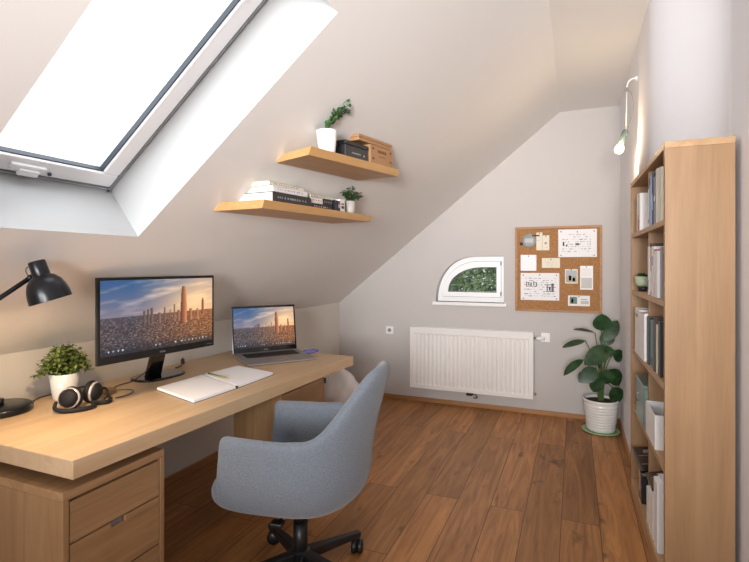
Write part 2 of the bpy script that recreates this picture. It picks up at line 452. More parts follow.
# skylight window
win = struct(bpy.data.objects.new('window_1', None)); COL.objects.link(win)
SL = Matrix(((ca, 0, -sa, XL), (0, 1, 0, 0), (sa, 0, ca, KN), (0, 0, 0, 1)))   # (v, y, d) -> world
def ringbox(g, v0, v1, y0, y1, w, d0, d1, m, bev=.004):
    g.box((v0, y0, d0), (v0 + w, y1, d1), m, bev, SL); g.box((v1 - w, y0, d0), (v1, y1, d1), m, bev, SL)
    g.box((v0 + w, y0, d0), (v1 - w, y0 + w, d1), m, bev, SL); g.box((v0 + w, y1 - w, d0), (v1 - w, y1, d1), m, bev, SL)
g = G(); ringbox(g, V0 - .02, V1 + .02, Y0 - .02, Y1 + .02, .045, .285, .36, 'pvc'); struct(g.build('window_frame', parent=win))
g = G(); ringbox(g, V0 + .022, V1 - .022, Y0 + .022, Y1 - .022, .075, .272, .34, 'pvc', .008)
struct(g.build('window_sash', parent=win))
g = G(); ringbox(g, V0 + .095, V1 - .095, Y0 + .095, Y1 - .095, .007, .286, .31, 'gasket', .001)
struct(g.build('gasket', parent=win))
g = G(); ringbox(g, V0 + .014, V1 - .014, Y0 + .014, Y1 - .014, .005, .272, .30, 'greyc', 0)  # grey strip in place of the shadow line between frame and sash
struct(g.build('shadow_line', parent=win))
g = G(); g.box((V0 + .09, Y0 + .09, .30), (V1 - .09, Y1 - .09, .306), 'glass', 0, SL); struct(g.build('pane', parent=win))
g = G(); g.box((V0 + .045, 1.12, .255), (V0 + .075, 1.25, .275), 'pvc', .006, SL); g.box((V0 + .03, 1.15, .245), (V0 + .06, 1.225, .262), 'pvc', .005, SL)
g.ball((SL @ Vector((V0 + .045, 1.275, .266))), .008, 'gasket'); g.ball((SL @ Vector((V0 + .012, Y1 - .03, .262))), .007, 'gasket')
struct(g.build('window_handle', parent=win))

# quarter-round window
win = struct(bpy.data.objects.new('window_2', None)); COL.objects.link(win)
def ring(g, A_, B_, y0, y1, m):
    n = len(A_)
    for i in range(n):
        j = (i + 1) % n
        a, b, c, d = A_[i], A_[j], B_[j], B_[i]
        g.face([(a[0], y0, a[1]), (b[0], y0, b[1]), (c[0], y0, c[1]), (d[0], y0, d[1])], m)
        g.face([(a[0], y0, a[1]), (a[0], y1, a[1]), (b[0], y1, b[1]), (b[0], y0, b[1])], m)
        g.face([(d[0], y0, d[1]), (c[0], y0, c[1]), (c[0], y1, c[1]), (d[0], y1, d[1])], m)
def inset(k, kb=None): kb = k if kb is None else kb; return arch(WX0 + k, WX1 - k * .75, WZ0 + kb, WZ1 - k, RX - k * .35)
g = G(); ring(g, inset(-.002), inset(.05), YF + .10, YF + .18, 'pvc'); struct(g.build('window_frame', parent=win))
g = G(); ring(g, inset(.053), inset(.112, .1), YF + .085, YF + .17, 'pvc'); struct(g.build('window_sash', parent=win))
g = G(); ring(g, inset(.112, .1), inset(.118, .106), YF + .095, YF + .15, 'gasket'); struct(g.build('gasket', parent=win))
g = G(); ring(g, inset(.049), inset(.0535), YF + .096, YF + .15, 'greyc'); struct(g.build('shadow_line', parent=win))  # same shadow line here, put in as a grey ring
g = G(); P_ = inset(.11, .095); g.face([(p[0], YF + .14, p[1]) for p in P_], 'glass'); struct(g.build('pane', parent=win))
g = G(); g.box((WX0 - .03, YF - .035, WZ0 - .035), (WX1 + .03, YF + .1, WZ0), 'white', .006); struct(g.build('window_sill', parent=win))
g = G()
for zz in (WZ0 + .09, WZ1 - .075): g.box((WX1 - .045, YF + .07, zz - .02), (WX1 - .033, YF + .09, zz + .02), 'greyc', .003)
struct(g.build('hinge', parent=win))

# trees outside the quarter-round window
def tree(x, y, zc, rx, rz, n, mat, label, seed):
    rnd = random.Random(seed)
    t = thing('leafy_tree', label, 'tree', (x, y, -3))
    g = G(); g.tube([(0, 0, 0), (.05, 0, 1.5), (0, .05, zc + 2.6)], [.14, .11, .06], 10, 'bark'); g.build('trunk', parent=t)
    g = G()
    for i in range(n):
        a, b = rnd.uniform(0, 2 * PI), rnd.uniform(-1, 1); r = rnd.uniform(.4, 1) ** .5; cb = math.sqrt(1 - b * b)
        p = (rx * r * cb * math.cos(a), rx * .7 * r * cb * math.sin(a), zc + 3 + rz * r * b)
        d = Vector((rnd.uniform(-1, 1), rnd.uniform(-1, 1), rnd.uniform(-.8, .5)))
        g.leaf(p, d, (rnd.uniform(-1, 1), rnd.uniform(-1, 1), 1), rnd.uniform(.09, .17), .05, .2, mat, 3)
    g.build('crown', parent=t)
tree(-1.0, 6.9, 1.15, .9, 1.0, 3200, 'leaft', 'pale green leafy tree outside nearer the small rounded window', 3)
tree(-1.9, 8.9, 1.1, 1.5, 1.4, 9000, 'leaft2', 'darker leafy tree further back outside the small rounded window', 5)

# ------------------------------------------------------------------ desk
DZ = .80
dk = thing('desk', 'long light oak desk with thick top along the low wall', 'desk', (-1.545, 1.09, 0))
# local: top corners follow the slab
g = G(); g.hexa([(-.9, 0), (0, 0), (.07, 2.05), (-.885, 2.05)], DZ - .065, DZ, 'desk', .003); g.build('desktop', parent=dk)
# near drawer pedestal
pd = thing('drawer_cabinet', 'light oak three-drawer cabinet under the near end of the desk', 'cabinet', (-1.565, 1.07, 0))
PT = .695
g = G(); g.box((-.62, 0, 0), (0, .022, PT - .03), 'cabz', .002); g.build('side_panel', parent=pd)
g = G(); g.box((-.62, .405, 0), (0, .427, PT - .03), 'cabz', .002); g.build('side_panel', parent=pd)
g = G(); g.box((-.62, 0, PT - .03), (0, .427, PT), 'caby', .002); g.build('top_panel', parent=pd)
g = G(); g.box((-.62, .022, 0), (-.6, .405, PT - .03), 'cabz'); g.build('back_panel', parent=pd)
g = G(); g.box((-.6, .022, .0), (-.02, .405, .05), 'caby'); g.build('plinth', parent=pd)
g = G(); g.box((-.5, .14, PT), (-.14, .34, DZ - .065), 'caby'); g.build('spacer', parent=pd)
dz = [(.515, .655), (.32, .508), (.06, .313)]
for k, (z0, z1) in enumerate(dz):
    g = G()
    if k == 1:   # finger notch in the top edge
        y0, y1, n0, n1 = .026, .401, .183, .243
        g.box((-.022, y0, z0), (-.002, y1, z1 - .02), 'caby', .001)
        g.box((-.022, y0, z1 - .0202), (-.002, n0, z1), 'caby', .001); g.box((-.022, n1, z1 - .0202), (-.002, y1, z1), 'caby', .001)
        d = g.build('drawer', parent=pd)
        g = G(); g.box((-.03, n0 + .004, z1 - .0195), (-.012, n1 - .004, z1 - .001), 'silver', .002); h = g.build('handle', parent=d); h['label'] = 'recessed grey metal finger pull'
    else:
        g.box((-.022, .026, z0), (-.002, .401, z1), 'caby', .001); g.build('drawer', parent=pd)
    g = G(); g.box((-.5, .03, z0 + .01), (-.024, .397, z1 - .01), 'dark'); g.build('drawer_box', parent=pd)
# far pedestal
pd = thing('desk_cabinet', 'light oak cabinet under the far end of the desk behind the chair', 'cabinet', (-1.57, 2.36, 0))
g = G(); g.box((-.34, 0, 0), (0, .02, .70), 'cabz', .002); g.build('side_panel', parent=pd)
g = G(); g.box((-.34, .5, 0), (0, .52, .70), 'cabz', .002); g.build('side_panel', parent=pd)
g = G(); g.box((-.34, 0, .70), (0, .52, .722), 'caby', .002); g.build('top_panel', parent=pd)
g = G(); g.box((-.02, .022, .04), (-.001, .498, .695), 'caby', .002); g.build('door', parent=pd)
g = G(); g.box((-.34, .02, 0), (-.32, .5, .7), 'cabz'); g.build('back_panel', parent=pd)
g = G(); g.box((-.3, .1, .722), (-.05, .42, DZ - .065), 'dark'); g.build('spacer', parent=pd)
g = G(); g.box((-.012, .512, .655), (.012, .528, .69), 'black', .003); g.build('bracket', parent=pd)

# ------------------------------------------------------------------ screen picture
def fbm(x, y, z=0, o=4):
    s = 0; a = .5
    for i in range(o): s += a * noise.noise(Vector((x, y, z + i * 3.1))); x *= 2; y *= 2; a *= .5
    return s
def mixc(a, b, t): t = max(0, min(1, t)); return tuple(a[i] * (1 - t) + b[i] * t for i in range(3))
def sky_city(u, v, seed=0.0):
    H0 = .50
    warm = max(0, min(1, (u - .25) / .6))
    if v > H0 - .02:
        t = (v - H0) / (1 - H0)
        top = mixc((.20, .36, .55), (.76, .66, .60), warm)
        bot = mixc((.55, .50, .55), (.98, .74, .54), warm)
        c = mixc(bot, top, max(0, t) ** .8)
        cl = fbm(u * 3.0 + seed, v * 11 - u * 1.6, 2.0)
        c = mixc(c, mixc((.72, .66, .68), (1.0, .86, .68), warm), max(0, cl * 2.3))
        sun = math.exp(-(((u - .80) / .22) ** 2 + ((v - .62) / .2) ** 2))
        c = mixc(c, (1.0, .84, .62), sun * .8)
    else: c = None
    if v <= H0 + .0:
        pv = 1 / (.18 + (H0 - v)); 
        n1 = noise.noise(Vector((u * 26 * pv ** .5, v * 40 * pv ** .7, 1.0))); n2 = noise.noise(Vector((u * 55 * pv ** .4, v * 85 * pv ** .5, 4.0))); n3 = noise.noise(Vector((u * 120, v * 170, 9.0)))
        base = mixc((.19, .19, .23), (.42, .26, .17), .15 + warm * .85)
        hi = mixc((.60, .54, .54), (.98, .70, .46), warm)
        k = .10 + .6 * n1 + .6 * n2 + .28 * n3
        city = mixc(base, hi, max(0, k) ** 1.1 * 1.5 + .04)
        haze = max(0, (v - .30) / (H0 - .30)) ** 1.5
        city = mixc(city, mixc((.38, .37, .42), (.72, .45, .30), warm), haze * .45)
        dk = max(0, min(1, (.16 - v) / .16)); city = mixc(city, (.07, .09, .13), dk * .6)
        c = city
    for (xa, n_) in ((.06, 4), (.44, 2), (.62, 1), (.68, 8)):
        for k in range(n_):
            if (u - xa - k * .036) ** 2 / .0068 ** 2 + (v - .062) ** 2 / .013 ** 2 < 1: return [(.8, .84, .88), (.55, .66, .78), (.7, .72, .74)][k % 3]
    # towers
    def tower(x, w, base, top, ca_, cb_, taper=.0):
        nonlocal c
        ww = w * (1 - taper * max(0, (v - base) / (top - base)) ** 4)
        if base < v < top and abs(u - x) < ww:
            t = (u - x) / ww * .5 + .5
            c = mixc(ca_, cb_, t + .15 * math.sin(v * 260))
    for x, w, top in ((.34, .010, .56), (.375, .010, .58), (.405, .013, .60), (.52, .006, .59), (.57, .006, .55), (.61, .006, .62), (.47, .012, .52), (.65, .016, .53), (.77, .014, .535), (.84, .008, .53)):
        tower(x, w, .36, top, mixc((.2, .2, .25), (.55, .32, .2), warm), mixc((.45, .40, .40), (.9, .6, .4), warm))
    tower(.895, .013, .44, .69, (.42, .24, .18), (.75, .45, .3), .5)
    tower(.70, .030, .33, .885, (.36, .22, .19), (.92, .58, .36), .45)
    return c
def screen_mesh(g_name, w, h, z0, y, parent, nx=210, ny=120, seed=0.0):
    me = bpy.data.meshes.new(g_name); V = []; F = []; C = []
    for j in range(ny + 1):
        for i in range(nx + 1):
            V.append((-w / 2 + w * i / nx, y, z0 + h * j / ny)); C.append(lin(sky_city(i / nx, j / ny, seed)))
    for j in range(ny):
        for i in range(nx):
            a = j * (nx + 1) + i; F.append((a, a + 1, a + nx + 2, a + nx + 1))
    me.from_pydata(V, [], F); at = me.color_attributes.new('picture', 'FLOAT_COLOR', 'POINT')
    for i, c in enumerate(C): at.data[i].color = c
    me.materials.append(M['screen']); o = bpy.data.objects.new(g_name, me); COL.objects.link(o); o.parent = parent
    return o

# monitor: local x = along the screen, y = back, z = up
mx, my = -1.94, 1.8435; mrot = math.atan2(.994, .111)
mon = thing('monitor', 'wide black desktop monitor showing a city skyline at sunset', 'monitor', (mx, my, DZ), (0, 0, mrot))
W_, Hh, zb = .675, .4, .197
g = G(); g.box((-W_ / 2, 0, zb), (W_ / 2, .016, zb + Hh), 'black', .003); g.box((-W_ / 2 + .1, .015, zb + .06), (W_ / 2 - .1, .034, zb + Hh - .06), 'black', .004)
for k, x in enumerate((-.012, -.004, .005, .013)): g.box((x - .003, -.0016, zb + .014), (x + .003, -.0004, zb + .022), 'silver')
for k in range(4): g.box((.285 + k * .01, -.0016, zb + .014), (.291 + k * .01, -.0004, zb + .017), 'silver')
g.build('bezel', parent=mon)
screen_mesh('screen', W_ - .028, Hh - .05, zb + .036, -.0012, mon)
# stand: foot sits further back on the desk, neck leans forward to the screen
bx, by = .235, .345
g = G(); g.hex8([(-.085 + bx, by - .02, .012), (.005 + bx, by - .02, .012), (.005 + bx, by + .015, .012), (-.085 + bx, by + .015, .012),
                 (-.035 + .05, .03, zb + .16), (.035 + .05, .03, zb + .16), (.035 + .05, .06, zb + .16), (-.035 + .05, .06, zb + .16)], 'blackg', .004)
g.build('stand_neck', parent=mon)
t = G(); pr = []
for i in range(40):
    a = 2 * PI * i / 40; cx_, sy_ = math.cos(a), math.sin(a)
    pr.append((bx + .15 * abs(cx_) ** .6 * (1 if cx_ >= 0 else -1), by + .10 * abs(sy_) ** .7 * (1 if sy_ >= 0 else -1)))
b1 = [t.bm.verts.new((x, y, 0)) for x, y in pr]; b2 = [t.bm.verts.new((x, y, .009)) for x, y in pr]
b3 = [t.bm.verts.new((bx + (x - bx) * .96, by + (y - by) * .96, .013)) for x, y in pr]
for i in range(40):
    j = (i + 1) % 40; t.bm.faces.new((b1[i], b1[j], b2[j], b2[i])); t.bm.faces.new((b2[i], b2[j], b3[j], b3[i]))
t.bm.faces.new(b1[::-1]); t.bm.faces.new(b3)
t.build('stand_base', 'blackg', mon)

# laptop
lp = thing('laptop', 'silver laptop showing the same skyline at the far end of the desk', 'laptop', (-1.955, 2.855, DZ), (0, 0, math.atan2(.373, .283)))
LW, LD, LH = .485, .41, .342
g = G(); g.hex8([(-LW / 2, -LD / 2, .003), (LW / 2, -LD / 2, .003), (LW / 2, LD / 2, .003), (-LW / 2, LD / 2, .003),
                 (-LW / 2, -LD / 2, .012), (LW / 2, -LD / 2, .012), (LW / 2, LD / 2, .018), (-LW / 2, LD / 2, .018)], 'silverd', .003)
g.build('base', parent=lp)
g = G(); g.hex8([(-.19, .0, .0152), (.19, .0, .0152), (.19, .15, .0178), (-.19, .15, .0178), (-.19, .0, .0165), (.19, .0, .0165), (.19, .15, .019), (-.19, .15, .019)], 'dark')
kb = g.build('keyboard', parent=lp)
g = G()
for r_ in range(5):
    for c_ in range(14):
        x = -.178 + c_ * .0274; y = .012 + r_ * .0275; z = .0166 + (y / .15) * .0022
        if r_ == 0 and 4 <= c_ <= 8: continue
        g.box((x - .0115, y - .0115, z), (x + .0115, y + .0115, z + .0022), 'keys')
g.build('keys', parent=kb)
g = G(); g.box((-.07, -.15, .0126), (.07, -.035, .0150), 'silver', .0005); g.build('touchpad', parent=lp)
TL = TR((0, LD / 2 - .01, .018)) @ rotT('X', -9)
g = G(); g.box((-LW / 2, 0, 0), (LW / 2, .009, LH), 'silver', .003, TL); g.box((-LW / 2 + .003, -.001, .002), (LW / 2 - .003, .0005, LH - .003), 'blackg', 0, TL)
for k in range(3): g.box((-.012 + k * .009, -.0018, .012), (-.006 + k * .009, -.001, .019), 'silver', 0, TL)
g.ball((TL @ Vector((0, -.001, LH - .009))), .003, 'silver')
lid = g.build('lid', parent=lp)
sc_ = screen_mesh('screen', LW - .026, LH - .052, .034, -.0018, lid, 150, 90)
sc_.data.transform(TL)
# purple cloth
g = G()
t = bmesh.new(); bmesh.ops.create_icosphere(t, subdivisions=3, radius=1)
for v in t.verts:
    n_ = noise.noise(v.co * 2.2) * .6; v.co = Vector((v.co.x * (.075 + .03 * n_), v.co.y * (.028 + .02 * n_), max(-.0, v.co.z * (.016 + .02 * n_) + .008)))
g.merge(t, 'purple', smooth=True)
tag(g.build('cleaning_cloth', loc=(-1.83, 3.13, DZ), rot=(0, 0, 1.1)), 'small crumpled purple cloth on the desk behind the laptop', 'cloth')

# notebook + pencil
nb = thing('notebook', 'open white notebook lying flat in front of the monitor', 'notebook', (-1.84, 2.15, DZ))
def loc(p): return (p[0] + 1.84, p[1] - 2.15)
L0, L1, S0, S1, R0, R1 = [loc(p) for p in ((-2.025, 1.882), (-1.661, 1.766), (-2.02, 2.218), (-1.652, 2.07), (-1.988, 2.50), (-1.66, 2.42))]
def sc2(q, k):
    cx_ = sum(p[0] for p in q) / 4; cy_ = sum(p[1] for p in q) / 4
    return [(cx_ + (p[0] - cx_) * k, cy_ + (p[1] - cy_) * k) for p in q]
Sa0, Sa1 = (S0[0], S0[1] - .006), (S1[0], S1[1] - .006); Sb0, Sb1 = (S0[0], S0[1] + .006), (S1[0], S1[1] + .006)
g = G(); g.hexa(sc2([L0, L1, S1, S0], 1.01), 0, .002, 'dark'); g.hexa(sc2([S0, S1, R1, R0], 1.01), 0, .002, 'dark'); g.box((S1[0] - .012, S1[1] - .007, .002), (S1[0] + .001, S1[1] + .007, .013), 'dark'); g.build('cover', parent=nb)
for q in ([L0, L1, Sa1, Sa0], [Sb0, Sb1, R1, R0]):
    g = G()
    for k in range(4): 
        g.hexa(sc2(q, .985 - .004 * k), .002 + k * .003, .0046 + k * .003, 'paper')
    g.build('page_block', parent=nb)
pc = thing('pencil', 'olive green pencil lying across the open notebook', 'pencil', (-1.979, 2.229, DZ + .0186), (0, 0, math.atan2(-.054, .193)))
g = G(); g.tube([(0, 0, 0), (.17, 0, 0)], .0045, 6, 'pencil'); g.build('shaft', parent=pc)
g = G(); g.tube([(.17, 0, 0), (.195, 0, 0)], [.0045, .0008], 6, 'pencilt'); g.build('tip', parent=pc)
g = G(); g.tube([(-.012, 0, 0), (0, 0, 0)], .0046, 8, 'dark'); g.build('eraser', parent=pc)

# headphones
hp = thing('headphones', 'black over-ear headphones with pale rings beside the potted plant', 'headphones', (-2.148, 1.51, DZ))
def cup(cx_, cy_, cz_, yaw, tilt):
    T = TR((cx_, cy_, cz_)) @ rotT('Z', yaw) @ rotT('X', 90 + tilt) @ Matrix.Diagonal((1.04, 1.04, 1.04, 1))
    g = G(); g.lathe([(0, .030), (.022, .030), (.034, .022), (.040, .012), (.041, .0), (0, 0)], 28, 'rubber', T); c_ = g.build('ear_cup', parent=hp)
    g = G(); g.lathe([(.041, .010), (.045, .008), (.0455, .001), (.043, -.002), (.038, 0), (.038, .01), (.041, .010)], 28, 'ring', T); r_ = g.build('ring', parent=c_); r_['label'] = 'pale rose-silver ring around the ear cup'
    pr_ = [(.025 + .0145 * (1 + math.cos(a)) * .75, -.014 + .013 * math.sin(a)) for a in [2 * PI * k / 14 for k in range(15)]]
    g = G(); g.lathe([(r + .003, z) for r, z in pr_], 28, 'rubber', T); g.build('ear_cushion', parent=c_)
cup(.03, -.03, .050, 28, -12)
cup(.035, .085, .052, 112, 5)
g = G()
pts = [(.02, -.085, .045), (.035, -.10, .020), (.075, -.085, .011), (.115, -.04, .010), (.125, .01, .010), (.10, .04, .010)]
def smooth_pts(P, n=6):
    P = [Vector(p) for p in P]; out = []
    for i in range(len(P) - 1):
        p0, p1, p2, p3 = P[max(i - 1, 0)], P[i], P[i + 1], P[min(i + 2, len(P) - 1)]
        for k in range(n):
            t = k / n; out.append(.5 * ((2 * p1) + (-p0 + p2) * t + (2 * p0 - 5 * p1 + 4 * p2 - p3) * t * t + (-p0 + 3 * p1 - 3 * p2 + p3) * t ** 3))
    out.append(P[-1]); return out
g.tube(smooth_pts(pts), [.007 + .004 * min(1, i / 12) for i in range(31)], 10, 'rubber'); g.build('headband', parent=hp)
g = G(); g.tube(smooth_pts([(.055, .06, .012), (.10, .07, .010), (.115, .10, .010), (.085, .135, .010)]), .010, 10, 'rubber')
g.tube(smooth_pts([(.03, .10, .05), (.035, .145, .055), (.055, .15, .02), (.07, .14, .010)]), .006, 8, 'rubber'); g.build('headband_end', parent=hp)

# cables
g = G(); g.tube(smooth_pts([(-2.21, 2.02, .88), (-2.26, 1.95, .815), (-2.27, 1.85, .806), (-2.2, 1.74, .806), (-2.14, 1.69, .806), (-2.10, 1.64, .806)]), .003, 6, 'black')
cb = g.build('monitor_cable'); tag(cb, 'thin black cable trailing from the monitor stand to the headphones', 'cable')
g = G(); g.tube(smooth_pts([(-2.2, 1.74, .812), (-2.13, 1.80, .812), (-2.07, 1.78, .812), (-2.04, 1.71, .812), (-2.05, 1.66, .812)]), .0028, 6, 'black'); g.build('cable_loop', parent=cb)
g = G(); g.box((-2.20, 1.70, DZ + .004), (-2.15, 1.75, DZ + .032), 'amber', .006); g.build('adapter', parent=cb)
g = G(); g.tube(smooth_pts([(-2.36, 1.46, .805), (-2.42, 1.54, .805), (-2.425, 1.66, .805), (-2.43, 1.8, .805)]), .0028, 6, 'black')
tag(g.build('lamp_cable'), 'thin black lamp cable running along the back edge of the desk', 'cable')
g = G(); g.tube([(-2.41, 2.46, DZ), (-2.41, 2.46, DZ + .03)], .012, 10, 'brownd'); g.tube(smooth_pts([(-2.41, 2.46, DZ + .03), (-2.39, 2.44, DZ + .04), (-2.36, 2.4, DZ + .005), (-2.33, 2.32, DZ + .005)]), .004, 6, 'dark')
tag(g.build('cable_plug'), 'small brown cable plug on the desk right behind the monitor', 'plug')

# desk lamp
LB = Vector((-2.36, 1.325, DZ))
lm = thing('desk_lamp', 'black metal desk lamp with domed shade switched on', 'lamp', LB)
g = G(); g.lathe([(0, 0), (.122, 0), (.127, .004), (.127, .024), (.118, .031), (.02, .033), (0, .033)], 48, 'blackm'); g.build('base', parent=lm)
EL = Vector((-2.07, 1.033, 1.235)) - LB; J = Vector((-1.925, 1.19, 1.405)) - LB
g = G(); g.tube([(0, 0, .03), (0, 0, .06)], .02, 16, 'blackm'); g.tube([(0, 0, .05), EL], .009, 12, 'blackm'); g.build('lower_arm', parent=lm)
g = G(); g.tube([EL, J], .009, 12, 'blackm'); g.ball(EL, .018, 'blackm'); g.build('upper_arm', parent=lm)
SC = Vector((-1.863, 1.228, 1.318)) - LB          # centre of the shade rim
# axis from cap to opening; tilted towards the right of the lamp
cam_r = Vector((.923, .385, 0)); cam_f = Vector((-.385, .923, 0))
ax = (Vector((0, 0, 1)) * .955 - cam_r * .27 - cam_f * .13).normalized()     # points up through the cap
q = Vector((0, 0, 1)).rotation_difference(ax).to_matrix().to_4x4(); TS = TR(SC) @ q @ Matrix.Diagonal((.88, .88, 1.06, 1))
g = G(); g.lathe([(.083, 0), (.082, .022), (.077, .046), (.066, .070), (.048, .088), (.032, .096), (.030, .098), (.028, .092), (.046, .084), (.063, .067), (.074, .044), (.079, .021), (.080, .001), (.083, 0)], 48, 'blackm', TS)
sh = g.build('lamp_shade', parent=lm)
g = G(); g.lathe([(.0795, .001), (.0785, .021), (.0735, .044), (.0625, .066), (.045, .083), (0, .09)], 40, 'shadein', TS); g.build('shade_lining', parent=sh)
g = G(); g.lathe([(.033, .090), (.034, .10), (.0335, .145), (.030, .149), (0, .149)], 32, 'blackm', TS); g.build('lamp_cap', parent=lm)
g = G(); g.tube([J, TS @ Vector((-.02, 0, .115))], .0075, 10, 'blackm'); g.ball(J, .012, 'blackm'); g.build('shade_joint', parent=lm)
g = G(); pc_ = TS @ Vector((-.034, 0, .125)); g.tube(smooth_pts([pc_, pc_ + Vector((-.02, -.008, .008)), pc_ + Vector((-.028, -.012, -.004)), pc_ + Vector((-.02, -.01, -.022)), pc_ + Vector((-.004, -.004, -.024))]), .0018, 6, 'blackm'); g.build('wire_loop', parent=lm)
g = G(); g.ball(TS @ Vector((0, 0, .028)), .026, 'bulb2'); g.build('bulb', parent=lm)
L = bpy.data.lights.new('desk_lamp_light', 'SPOT'); L.energy = 15; L.color = (1, .72, .42); L.shadow_soft_size = .03; L.spot_size = math.radians(150); L.spot_blend = .6
lo_ = bpy.data.objects.new('desk_lamp_light', L); COL.objects.link(lo_); lo_.location = LB + (TS @ Vector((0, 0, -.004))); lo_.rotation_euler = (-ax).to_track_quat('-Z', 'Y').to_euler()
lo_.rotation_euler = Vector((-.25, .1, -1)).to_track_quat('-Z', 'Y').to_euler()

# ------------------------------------------------------------------ small plants
def bushy(name, label, loc_, pot, foliage, rotz=0, rot=None):
    t = thing(name, label, 'plant', loc_, rot or (0, 0, rotz)); pot(t); foliage(t); return t
def pot_lathe(rb, rt, h, mat, wall=.006):
    def f(t):
        g = G(); g.lathe([(0, 0), (rb, 0), (rb + .002, .004), (rt, h), (rt - wall * .4, h + .001), (rt - wall, h), (rt - wall, h - .02), (0, h - .02)], 36, mat); g.build('pot', parent=t)
        g = G(); g.lathe([(0, h - .012), (rt - wall - .001, h - .014)], 24, 'soil'); g.build('soil', parent=t)
    return f
def desk_fol(t):
    rnd = random.Random(12); g = G(); s_ = G()
    for i in range(64):
        a = rnd.uniform(0, 2 * PI); out = rnd.uniform(.1, 1) ** .6 * .122; hh = .252 - (out / .122) ** 2 * .12 + rnd.uniform(-.02, .02)
        base = Vector((rnd.uniform(-.02, .02), rnd.uniform(-.02, .02), .10)); tip = Vector((math.cos(a) * out, math.sin(a) * out, hh))
        mid = (base + tip) / 2 + Vector((0, 0, .03)); P = smooth_pts([base, mid, tip], 5)
        s_.tube(P, .0012, 4, 'stem')
        for k in range(3, len(P)):
            for q in range(3):
                d = Vector((rnd.uniform(-1, 1), rnd.uniform(-1, 1), rnd.uniform(-.4, .8)))
                g.leaf(P[k] + d * .004, d, (rnd.uniform(-.5, .5), rnd.uniform(-.5, .5), 1), rnd.uniform(.02, .032), rnd.uniform(.012, .018), .3, 'leafd', 3)
    s_.build('stems', parent=t); g.build('leaves', parent=t)
bushy('potted_plant', 'bushy small-leaved green plant in white pot beside the desk lamp', (-2.315, 1.592, DZ), pot_lathe(.048, .066, .125, 'ceramic'), desk_fol)

# ------------------------------------------------------------------ wall shelves
def shelf(label, B, C, dep_near, dep_far, th, cut):
    L_ = math.hypot(C[0] - B[0], C[1] - B[1]); rz = -math.atan2(C[0] - B[0], C[1] - B[1]); tx = math.atan2(C[2] - B[2], L_)
    off = th * (FX - XL) / (FZ - KN) * .9
    g = G()
    g.hex8([(-dep_near, cut, 0), (0, 0, 0), (0, L_, 0), (-dep_far, L_, 0), (-dep_near + off, cut, th), (.016, 0, th), (.016, L_, th), (-dep_far + off, L_, th)], 'shelfw', .0015)
    o = g.build('wall_shelf', loc=B, rot=(tx, 0, rz)); tag(o, label, 'shelf')
    Mx = Matrix.Translation(B) @ Matrix.Rotation(rz, 4, 'Z') @ Matrix.Rotation(tx, 4, 'X')
    def place(x, y, r=0.0, z=0.0):   # on the shelf top
        return Mx @ Vector((x, y, th + z)), (tx * math.cos(r), 0, rz + r)
    return place
lowp = shelf('longer lower oak wall shelf carrying stacked books on the slope', (-1.342, 1.857, 1.719), (-1.284, 3.0, 1.75), .30, .30, .04, 0)
upp = shelf('upper oak wall shelf carrying a white pot and boxes on the slope', (-1.105, 1.878, 1.95), (-1.0, 2.765, 1.998), .25, .29, .038, .07)

def book(label, place, x0, y0, w, l, h, cov, z=0.0, pages='cream', r=0.0, marks=None, spine='x', group=None, name='book'):
    """lying book; w = depth into the shelf (x, negative), l = along the shelf (y), h = thickness; spine faces +x"""
    p, rt = place(x0, y0, r, z)
    t = thing(name, label, 'book', p, rt, group)
    g = G(); g.box((-w, 0, 0), (0, l, .003), cov); g.box((-w, 0, h - .003), (0, l, h), cov); g.box((-.003, 0, 0), (.0, l, h), cov); g.build('cover', parent=t)
    g = G(); g.box((-w + .004, .004, .003), (-.004, l - .004, h - .003), pages); g.build('pages', parent=t)
    if marks:
        g = G(); rnd = random.Random(hash(label) % 1000 if False else len(label))
        y = l * .12
        while y < l * .85:
            k = rnd.uniform(.004, .012); g.box((.0003, y, h * .42), (.0012, y + k, h * .6), marks); y += k + rnd.uniform(.003, .02)
        g.build('spine_marks', parent=t)
    return t
# lower shelf books (near the left)
book('thick black-spined box book at the bottom of the lower shelf stack', lowp, -.015, .105, .225, .335, .052, 'dark', pages='whitec', marks='greyc')
book('white book with lilac print on its spine, middle of the lower shelf stack', lowp, -.02, .115, .18, .30, .03, 'whitec', z=.0525, marks='lilac')
book('cream book with dark lettering on its spine, topmost of the lower shelf stack', lowp, -.03, .10, .19, .31, .02, 'cream', z=.083, r=.03, marks='brownd')
# small books standing in a row, spine out, with a flat one on top
def stand(label, place, x0, y0, w, t_, h, cov, lean=0.0, pages='cream', marks=None, mcol=None, z=0.0, r=0.0, group=None):
    p, rt = place(x0, y0, r, z)
    t = thing('book', label, 'book', p, (rt[0] + lean, rt[1], rt[2]), group)
    g = G(); g.box((-w, 0, 0), (0, .0022, h), cov); g.box((-w, t_ - .0022, 0), (0, t_, h), cov); g.box((-.002, 0, 0), (0, t_, h), cov); g.build('cover', parent=t)
    g = G(); g.box((-w + .003, .0022, .002), (-.002, t_ - .0022, h - .003), pages); g.build('pages', parent=t)
    if marks:
        g = G()
        for (a, b) in marks: g.box((.0002, t_ * .2, h * a), (.0011, t_ * .8, h * b), mcol)
        g.build('spine_marks', parent=t)
    return t
book('flat pale red-lined book under the cream one, right of the stack', lowp, -.03, .47, .16, .22, .03, 'dark', marks='pink')
stand('dark book standing on the lower shelf nearest the stacked books', lowp, -.03, .70, .13, .028, .072, 'dark', marks=[(.3, .6)], mcol='whitec') if False else None
book('red and white small book lying in the second stack of the lower shelf', lowp, -.035, .475, .15, .12, .035, 'whitec', z=.0305, marks='red')
book('dark small book beside the red and white one in the second stack', lowp, -.035, .60, .15, .10, .035, 'dark', z=.0305, marks='greyc')
